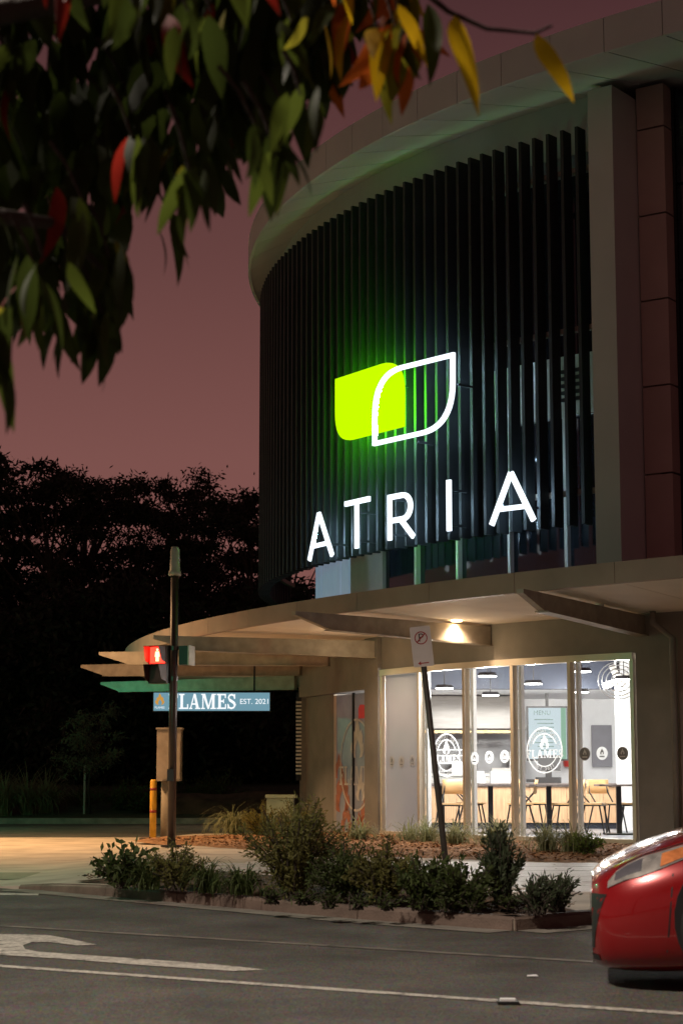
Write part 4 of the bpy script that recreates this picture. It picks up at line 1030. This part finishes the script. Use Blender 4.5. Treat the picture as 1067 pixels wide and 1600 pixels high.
# ================================================================== PLANTS
def blade(b, base, az, L, lean, w, droop, n=5):
    d = Vector((math.cos(az), math.sin(az), 0)); side = Vector((-d.y, d.x, 0)); p = Vector(base); el_ = math.pi / 2 - lean; i0 = len(b.v)
    for k in range(n + 1):
        ww = w * (1 - (k / n) ** 2 * .92) / 2
        b.v += [tuple(p - side * ww), tuple(p + side * ww)]
        p = p + (d * math.cos(el_) + Vector((0, 0, math.sin(el_)))) * (L / n); el_ -= droop / n * (1 + k * .5)
    for k in range(n): a = i0 + 2 * k; b.f.append([a, a + 1, a + 3, a + 2])
def leafq(b, p, d, L, w, up=Vector((0, 0, 1))):
    d = d.normalized(); s_ = d.cross(up); s_ = s_.normalized() if s_.length > 1e-3 else Vector((1, 0, 0))
    i = len(b.v); b.v += [tuple(p), tuple(p + d * L * .5 + s_ * w / 2), tuple(p + d * L), tuple(p + d * L * .5 - s_ * w / 2)]; b.f.append([i, i + 1, i + 2, i + 3])
def rdir(zmin=-1):
    while True:
        v = Vector((rnd.gauss(0, 1), rnd.gauss(0, 1), rnd.gauss(0, 1))).normalized()
        if v.z > zmin: return v
def strappy(n, L, w, droop=1.5):
    b = B()
    for _ in range(n):
        az = rnd.random() * 6.283; blade(b, (rnd.gauss(0, .04), rnd.gauss(0, .04), 0), az, L * rnd.uniform(.6, 1.1), rnd.uniform(.05, .75), w, droop * rnd.uniform(.5, 1.4))
    return b
def bush(h, rx, n, L, w, stems=7, upward=.5, low=.15):
    f = B(); st = B(); tips = []
    for _ in range(stems * 6):
        a = rnd.random() * 6.283; r_ = rx * math.sqrt(rnd.random()); z = h * rnd.uniform(.45, 1) * (1 - .35 * (r_ / rx) ** 2)
        p = Vector((r_ * math.cos(a), r_ * math.sin(a), z)); base = Vector((rnd.gauss(0, .03), rnd.gauss(0, .03), 0)); mid_ = base.lerp(p, .5) + Vector((0, 0, .08 * h))
        st.tube([base, mid_, p], [.008, .006, .003], 5); tips.append((base, mid_, p))
    for _ in range(n):
        a, m2, p = tips[rnd.randrange(len(tips))]; k = rnd.uniform(low, 1)
        q = a.lerp(m2, k * 2) if k < .5 else m2.lerp(p, k * 2 - 1)
        q = q + rdir() * rx * .10; dr = rdir() + (p - a).normalized() * upward
        leafq(f, q, dr, L * rnd.uniform(.6, 1.2), w, rdir())
    return f, st
G1 = leafmat('leaf_deep_green', (.055, .075, .022)); G2 = leafmat('leaf_olive', (.115, .11, .032)); G3 = leafmat('leaf_strap', (.20, .21, .11)); G4 = leafmat('leaf_bluegreen', (.065, .085, .045)); G5 = leafmat('leaf_yellowgreen', (.17, .15, .035))
bark = mat('bark', (.035, .025, .018), .9, bump=.8, bscale=20)
def plant(kind, name, label, loc, **k):
    t = thing(name, label, 'plant', loc, rnd.random() * 6.28, k.get('group'))
    if kind == 'strap': part('foliage', strappy(k['n'], k['L'], k.get('w', .014), k.get('droop', 1.6)), k['m'], t)
    else:
        f, s_ = bush(k['h'], k['r'], k['n'], k['L'], k['w'], k.get('stems', 7), k.get('up', .5), k.get('low', .15)); part('foliage', f, k['m'], t); part('stem', s_, bark, t)
    return t
GI = 'plants in the kerbside garden bed'
def gp(x, y): p = at_z(x, y, .13); return (p.x, p.y, .11)
plant('bush', 'broadleaf_shrub', 'glossy broadleaf shrub at the left tip of the garden bed', gp(192, 1384), h=.44, r=.30, n=620, L=.085, w=.04, m=G1, group=GI)
plant('strap', 'strap_leaf_clump', 'strap leaf clump just left of the signal post', gp(232, 1386), n=120, L=.45, m=G1, group=GI)
plant('bush', 'fine_leaf_shrub', 'rounded fine leaf shrub in front of the signal post', gp(277, 1388), h=.44, r=.27, n=2600, L=.045, w=.014, m=G2, group=GI)
plant('strap', 'strap_leaf_clump', 'strap leaf clump right of the rounded fine leaf shrub', gp(327, 1391), n=150, L=.44, m=G1, group=GI)
plant('strap', 'strap_leaf_clump', 'strap leaf clump beside the tallest shrub', gp(378, 1394), n=160, L=.45, m=G1, group=GI)
plant('bush', 'tall_open_shrub', 'tallest open feathery shrub in the garden bed', gp(458, 1400), h=.84, r=.46, n=6500, L=.055, w=.014, m=G2, stems=12, low=.1, group=GI)
plant('bush', 'dense_shrub', 'dense dark shrub right of the tallest shrub', gp(538, 1405), h=.50, r=.30, n=3600, L=.05, w=.016, m=G1, stems=9, group=GI)
plant('bush', 'dense_shrub', 'dense dark shrub left of the leaning sign post', gp(600, 1410), h=.54, r=.31, n=3600, L=.05, w=.016, m=G2, stems=9, group=GI)
plant('bush', 'broadleaf_shrub', 'low dark shrub at the foot of the sign post', gp(672, 1416), h=.42, r=.31, n=2000, L=.055, w=.022, m=G1, stems=9, group=GI)
plant('bush', 'broadleaf_shrub', 'low dark shrub between sign post and upright shrub', gp(722, 1418), h=.40, r=.29, n=1900, L=.055, w=.022, m=G1, stems=9, group=GI)
plant('bush', 'upright_shrub', 'narrow upright shrub in front of the third mullion', gp(783, 1416), h=.66, r=.17, n=3400, L=.05, w=.014, m=G4, stems=8, up=1.2, low=.05, group=GI)
plant('bush', 'small_shrub', 'small open shrub near the kerb corner', gp(838, 1424), h=.30, r=.17, n=700, L=.05, w=.014, m=G4, up=1, group=GI)
plant('bush', 'small_shrub', 'small forked shrub at the right end of the bed', gp(870, 1420), h=.33, r=.17, n=800, L=.05, w=.014, m=G4, up=1, group=GI)
for k in range(9):
    x = 430 + 45 * k; plant('bush', 'ground_cover_tuft', 'low dark ground cover tuft on the kerb edge ' + ('left of the tallest shrub', 'below the tallest shrub', 'right of the tallest shrub', 'below the first dense shrub', 'below the second dense shrub', 'left of the sign post foot', 'right of the sign post foot', 'left of the upright shrub', 'below the upright shrub')[k], gp(x + rnd.uniform(-8, 8), 1408 + .035 * (x - 430) + rnd.uniform(-3, 4)), h=.14, r=.13, n=160, L=.05, w=.012, m=G1, stems=3, group='ground cover along the kerb')
# bark chips and fallen leaves on the beds
b = B(); cr_ = random.Random(9)
def chip(x, y, z, L):
    a = cr_.random() * 6.28; d = Vector((math.cos(a), math.sin(a), cr_.uniform(-.3, .5))).normalized(); s2 = Vector((-d.y, d.x, cr_.uniform(-.3, .3))).normalized() * L * cr_.uniform(.15, .4)
    p = Vector((x, y, z)); i = len(b.v); b.v += [tuple(p - s2), tuple(p + s2), tuple(p + d * L + s2), tuple(p + d * L - s2)]; b.f.append([i, i + 1, i + 2, i + 3])
for _ in range(15000):
    t = cr_.uniform(R_(197), R_(239)); R = cr_.uniform(11.6, 14.75); p = P(t, R, .20 - .085 * (R - 11.55) / 3.3); chip(p.x, p.y, p.z, cr_.uniform(.02, .055))
o = part('bark_chips', b, mat('bark_chip', (.27, .14, .065), .95, var=.6, scale=9)); o['kind'] = 'stuff'; tag(o, 'loose orange bark chips on the bed under the windows', 'bark chips')
b = B()
while len(b.f) < 2600:
    x, y = cr_.uniform(-2.5, 1.8), cr_.uniform(13.2, 19)
    if in_poly(x, y, GB): chip(x, y, .135, cr_.uniform(.025, .07))
o = part('leaf_litter', b, mat('dry_litter', (.10, .06, .032), .95, var=.6, scale=9)); o['kind'] = 'stuff'; tag(o, 'dry leaf litter between the kerbside shrubs', 'leaf litter')
GM = 'strap leaf clumps under the shop windows'
def mp_(px, R): t, _ = hit(px, 1310, R); p = P(t, R, .13); return (p.x, p.y, .13)
for px, R, lb, n in ((562, 12.6, 'pale strap clump before the printed window', 120), (668, 12.4, 'strap clump just left of the sign post under the window', 150), (713, 12.5, 'strap clump right of the sign post under the window', 170), (772, 12.6, 'strap clump behind the upright shrub', 190), (853, 13.2, 'strap clump under the fourth pane', 190), (892, 13.4, 'left half of the pair of strap clumps by the car', 140), (640, 12.3, 'small strap clump below the frosted pane', 70)):
    plant('strap', 'strap_leaf_clump', lb, mp_(px, R), n=n, L=.66, w=.017, m=G3, droop=1.9, group=GM)
plant('bush', 'broadleaf_shrub', 'bright green low shrub beside the headlight', mp_(915, 13.6), h=.30, r=.24, n=700, L=.07, w=.02, m=leafmat('leaf_fresh', (.10, .14, .03)), up=.8)
def gz(x, y): p = at_z(x, y, .085); return (p.x, p.y, .085)
plant('strap', 'strap_leaf_clump', 'pale arching grass clump left of the utility box', gz(368, 1308), n=320, L=.85, w=.018, m=G3, droop=1.9)
plant('bush', 'yellow_shrub', 'yellow green shrub beside the utility box', gz(412, 1313), h=.62, r=.36, n=2600, L=.06, w=.014, m=G5, stems=9)
plant('bush', 'corner_shrub', 'dark shrub at the foot of the corner pier', gz(470, 1318), h=.75, r=.45, n=3000, L=.06, w=.014, m=G2, stems=9)
# far verge: grasses, staked tree
vz = .2
for k, (px, Y) in enumerate(((8, 44.5), (42, 45), (72, 45.5), (-20, 45))):
    p = at_y(px, 1280, Y); plant('strap', 'tall_grass_clump', ('tall dark grass clump at the left edge of the far verge', 'tall dark grass clump second from the left edge', 'tall dark grass clump nearest the staked tree', 'tall dark grass clump cut by the left border')[k], (p.x, Y, vz - .05), n=260, L=1.5, w=.03, m=G3, droop=1.2, group='grass clumps on the far verge')
for k, (px, Y, h, r_) in enumerate(((195, 46, .9, .8), (225, 45.5, .7, .7), (120, 46.5, .7, .8), (345, 47.5, 1.2, .8), (300, 48, 1.0, .8))):
    p = at_y(px, 1280, Y); plant('bush', 'verge_shrub', ('low shrub right of the staked tree', 'low shrub behind the yellow bollard', 'low shrub left of the staked tree', 'rough shrub on the bank beyond the road', 'rough shrub beyond the signal post')[k], (p.x, Y, vz), h=h, r=r_, n=1400, L=.1, w=.035, m=G1, group='shrubs on the far verge')
def make_tree(name, label, loc, H, cr, clumps, per, L, w, trunk_r, m, cz0=.35, seed=1, group=None, flat_=.6, spread=.9):
    r0 = random.Random(seed); t = thing(name, label, 'tree', loc, 0, group); tb_ = B(); f = B()
    tp = [Vector((0, 0, -.2)), Vector((r0.gauss(0, .02) * H, r0.gauss(0, .02) * H, H * .3)), Vector((r0.gauss(0, .03) * H, r0.gauss(0, .03) * H, H * .6)), Vector((r0.gauss(0, .04) * H, r0.gauss(0, .04) * H, H * .88))]
    tb_.tube(tp, [trunk_r, trunk_r * .75, trunk_r * .45, trunk_r * .12], 8)
    def tpt(k): k *= 3; i = min(2, int(k)); return tp[i].lerp(tp[i + 1], k - i)
    for c in range(clumps):
        k = r0.uniform(cz0, 1.0); a = r0.random() * 6.283; rr = cr * math.sqrt(r0.random()) * (1.0 - .45 * max(0, k - .6) / .4) * (.55 + .45 * min(1, (k - cz0) / .2 + .3))
        base = tpt(min(.95, k * .82)); c_ = Vector((base.x + rr * math.cos(a), base.y + rr * math.sin(a), H * k + r0.gauss(0, .02) * H))
        tb_.tube([base, base.lerp(c_, .5) + Vector((0, 0, -.04 * H * r0.random())), c_], [trunk_r * .28, trunk_r * .16, trunk_r * .05], 5, False)
        cs = cr * .26 * r0.uniform(.6, 1.25) * spread
        for _ in range(per):
            v = Vector((r0.gauss(0, 1), r0.gauss(0, 1), r0.gauss(0, flat_))) * cs * .6
            d = Vector((r0.gauss(0, 1), r0.gauss(0, 1), r0.gauss(-.4, .8)))
            leafq(f, c_ + v, d, L * r0.uniform(.6, 1.3), w, Vector((r0.gauss(0, 1), r0.gauss(0, 1), r0.gauss(0, 1))))
    part('trunk', tb_, bark, t, True); part('crown', f, m, t); return t
p = at_y(142, 1285, 45.2); st_ = make_tree('young_tree', 'small young tree with a pale stake on the far verge', (p.x, 45.2, .15), 2.5, .95, 34, 60, .13, .03, .035, leafmat('leaf_dusky', (.11, .13, .075)), .42, 5)
part('stake', B().tube([(-.16, 0, 0), (-.16, 0, 1.2)], .028, 6), mat('stake_timber', (.36, .33, .28), .8), st_)
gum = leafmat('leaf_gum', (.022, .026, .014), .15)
GT = 'tall gum trees beyond the side street'
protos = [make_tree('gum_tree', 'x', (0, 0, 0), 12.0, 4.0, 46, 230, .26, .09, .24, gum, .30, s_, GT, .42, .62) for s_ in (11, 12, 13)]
spots = [(10, 62, 1.02, 'tall dark gum tree at the far left edge'), (75, 60, .99, 'tall dark gum tree second from the left'), (140, 64, .99, 'tall dark gum tree above the small staked tree'), (205, 61, .88, 'dark gum tree left of the signal post'), (255, 70, .93, 'dark gum tree directly behind the signal post'), (325, 66, .93, 'dark gum tree between signal post and building'), (385, 60, .86, 'dark gum tree touching the louvre screen'), (-60, 64, 1.08, 'dark gum tree mostly beyond the left border'), (430, 72, .98, 'dark gum tree half hidden behind the building'),
    (110, 80, 1.0, 'back row gum tree behind the second gap'), (290, 84, 1.0, 'back row gum tree right of the post')]
for k, (px, Y, s_, lb_) in enumerate(spots):
    p = at_y(px, 1270, Y); o = protos[k] if k < 3 else None; s2 = (s_ * rnd.uniform(.95, 1.05),) * 2 + (s_ * Y / 62 * .87,)
    zb2 = .8
    if o: o.location = (p.x, Y, zb2); o.rotation_euler = (0, 0, rnd.random() * 6); o['label'] = lb_; o.scale = s2
    else: dup(protos[k % 3], (p.x, Y, zb2), rnd.random() * 6.28, lb_, GT, s2)
# understory between the trunks
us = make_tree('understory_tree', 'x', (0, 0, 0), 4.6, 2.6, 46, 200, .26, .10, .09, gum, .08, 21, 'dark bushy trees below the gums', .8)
und = [(-10, 56), (50, 57), (105, 55), (165, 57), (225, 56), (290, 58), (350, 57), (410, 59), (455, 56)]
nm = ('at the left border', 'second from the left border', 'behind the staked tree', 'right of the staked tree', 'behind the control cabinet', 'right of the signal post', 'under the right half of the hanging sign', 'just left of the corner pier', 'hidden behind the corner pier')
for k, (px, Y) in enumerate(und):
    p = at_y(px, 1270, Y); lb_ = 'dark bushy tree below the gums ' + nm[k]; s_ = rnd.uniform(.85, 1.25)
    if k == 0: us.location = (p.x, Y, .7); us['label'] = lb_; us.scale = (s_,) * 3
    else: dup(us, (p.x, Y, .7), rnd.random() * 6.28, lb_, 'dark bushy trees below the gums', (s_,) * 3)
b = B(); rr = random.Random(3)
for _ in range(26000):
    x = rr.uniform(-26, 6); y = rr.uniform(62, 92); z = abs(rr.gauss(0, 1.7)) + .6
    leafq(b, Vector((x, y, z)), Vector((rr.gauss(0, 1), rr.gauss(0, .4), rr.gauss(0, 1))), .6, .3, Vector((rr.gauss(0, .3), 1, rr.gauss(0, .3))))
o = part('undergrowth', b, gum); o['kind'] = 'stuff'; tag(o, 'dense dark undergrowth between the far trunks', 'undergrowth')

# ================================================================== OVERHANGING TREE IN THE FOREGROUND
ot = thing('overhanging_tree', 'tree at upper left with long green, yellow and red leaves hanging over the view', 'tree', (-4.2, 4.6, 0))
OFF = Vector((-4.2, 4.6, 0))
part('trunk', B().tube([(0, 0, -.1), (.05, 0, 1.2), (.1, -.05, 2.3), (.35, -.1, 3.2)], [.16, .13, .11, .08], 12), bark, ot, True)
def fpx(x, y, Y): return at_y(x, y, Y) - OFF
part('limb', B().tube([(.1, -.05, 2.2), fpx(-420, 120, 4.4), fpx(-100, 40, 4.2), fpx(200, -20, 4.1), fpx(480, -60, 4.0), fpx(680, -10, 3.9)], [.08, .05, .035, .025, .016, .008], 9), bark, ot, True)
part('limb', B().tube([(.1, -.05, 2.2), fpx(-380, 330, 4.4), fpx(-60, 330, 4.2), fpx(90, 350, 4.2), fpx(160, 420, 4.2)], [.06, .04, .025, .014, .006], 8), bark, ot, True)
part('twig', B().tube([fpx(660, -15, 3.9), fpx(700, 18, 3.9), fpx(760, 45, 3.9), fpx(835, 52, 3.9), fpx(862, 40, 3.9)], [.008, .006, .005, .004, .003], 6), bark, ot, True)
def leafmesh(m, seed):
    r0 = random.Random(seed); b = B(); n = 8; cv = r0.uniform(-.25, .25); fold = r0.uniform(.1, .3); tw = r0.uniform(-.4, .4)
    for k in range(n + 1):
        t = k / n; wd = .18 * math.sin(math.pi * t ** .8) ** .9 * (1 - .25 * t) * .85; x = cv * t * t; yb = .12 * math.sin(t * 2.5) * (1 if seed % 2 else -1)
        ca, sa = math.cos(tw * t), math.sin(tw * t)
        for sgn in (-1, 0, 1):
            xx, yy = sgn * wd * (1 + .08 * math.sin(9 * t + sgn)), abs(sgn) * wd * fold
            b.v.append((x + xx * ca - yy * sa, yb + xx * sa + yy * ca, -t))
    for k in range(n):
        for j in range(2): b.f.append([3 * k + j, 3 * k + j + 1, 3 * k + 4 + j, 3 * k + 3 + j])
    return b.mesh('leaf', m, True)
LM = {'g': leafmat('fore_leaf_green', (.040, .054, .008), .5), 'd': leafmat('fore_leaf_dark', (.026, .038, .007), .45), 'y': leafmat('fore_leaf_yellow', (.36, .22, .006), .55), 'o': leafmat('fore_leaf_orange', (.30, .065, .010), .55), 'r': leafmat('fore_leaf_red', (.16, .012, .007), .5), 'l': leafmat('fore_leaf_olive', (.12, .11, .010), .55)}
LMESH = {k: [leafmesh(m, 10 * i + j) for j in range(4)] for i, (k, m) in enumerate(LM.items())}
lr = random.Random(5); nleaf = 0
def put_leaf(x, y, Y, kind, L=None, roll=None, tilt=None):
    global nleaf
    o = link('leaf', LMESH[kind][lr.randrange(4)], ot, fpx(x, y, Y)); L = L or lr.uniform(.12, .19)
    o.scale = (L * lr.uniform(.85, 1.15), L, L); o.rotation_euler = (lr.gauss(0, .25), tilt if tilt is not None else lr.gauss(0, .28), roll if roll is not None else lr.random() * 6.28); nleaf += 1
CONT = [(-40, 530), (0, 545), (60, 540), (150, 530), (185, 510), (200, 400), (215, 320), (260, 340), (330, 345), (380, 240), (440, 225), (530, 150), (570, 70), (620, 60), (680, 20)]
def cont(x):
    for (x0, y0), (x1, y1) in zip(CONT, CONT[1:]):
        if x0 <= x <= x1: return y0 + (y1 - y0) * (x - x0) / (x1 - x0)
    return 0
tw = B(); cl = []
while len(cl) < 62:
    x = lr.uniform(-40, 640); y = lr.uniform(-130, cont(x))
    if 195 < x < 235 and 270 < y < 400: continue
    cl.append((x, y, lr.uniform(3.6, 4.8)))
for i, (x, y, Y) in enumerate(cl):
    pa_ = fpx(x - lr.uniform(20, 60), y - lr.uniform(60, 110), Y); pb_ = fpx(x, y, Y); tw.tube([pa_, pa_.lerp(pb_, .5) + Vector((0, 0, .015)), pb_], [.006, .004, .003], 5)
    warm = (x > 470 and y > -40) or (x < 170 and y < 60 and lr.random() < .5)
    for k in range(5):
        r_ = lr.random()
        if x > 520: kd = 'y' if r_ < .35 else 'o' if r_ < .5 else 'l' if r_ < .8 else 'g'
        elif warm: kd = 'r' if r_ < .22 else 'o' if r_ < .4 else 'g' if r_ < .7 else 'd'
        else: kd = 'd' if r_ < .42 else 'g' if r_ < .88 else 'l' if r_ < .96 else 'r'
        if nleaf < 292: put_leaf(x + lr.gauss(0, 16), y + lr.gauss(0, 12), Y + lr.gauss(0, .04), kd)
part('twigs', tw, bark, ot).__setitem__('kind', 'stuff')
put_leaf(838, 52, 3.9, 'y', .185, .35, -.12); put_leaf(712, 22, 3.9, 'y', .255, .5, .12); put_leaf(668, 5, 3.95, 'g', .20, 2.6, .2); put_leaf(640, 20, 3.95, 'l', .22, .2, .25); put_leaf(600, 60, 4.0, 'o', .18, .6, .3)
# the hidden mass of leaves behind them, too many to pick apart
b = B(); k = 0
while k < 2300:
    x = lr.uniform(-300, 560); y = lr.uniform(-420, cont(max(-40, x)) - 70) if x > -40 else lr.uniform(-420, 520)
    if y > cont(max(-40, x)) - 60 and x > -40: continue
    p = fpx(x, y, lr.uniform(4.3, 5.4)); d = Vector((lr.gauss(0, .3), lr.gauss(0, .3), -1)).normalized(); s_ = d.cross(rdir()).normalized(); L = lr.uniform(.12, .19); i0 = len(b.v)
    for t, w_ in ((0, .004), (.25, .026), (.55, .030), (.8, .018), (1, .001)): b.v += [tuple(p + d * L * t - s_ * w_), tuple(p + d * L * t + s_ * w_)]
    for q in range(4): b.f.append([i0 + 2 * q, i0 + 2 * q + 1, i0 + 2 * q + 3, i0 + 2 * q + 2])
    k += 1
o = part('foliage', b, LM['d'], ot); o['kind'] = 'stuff'
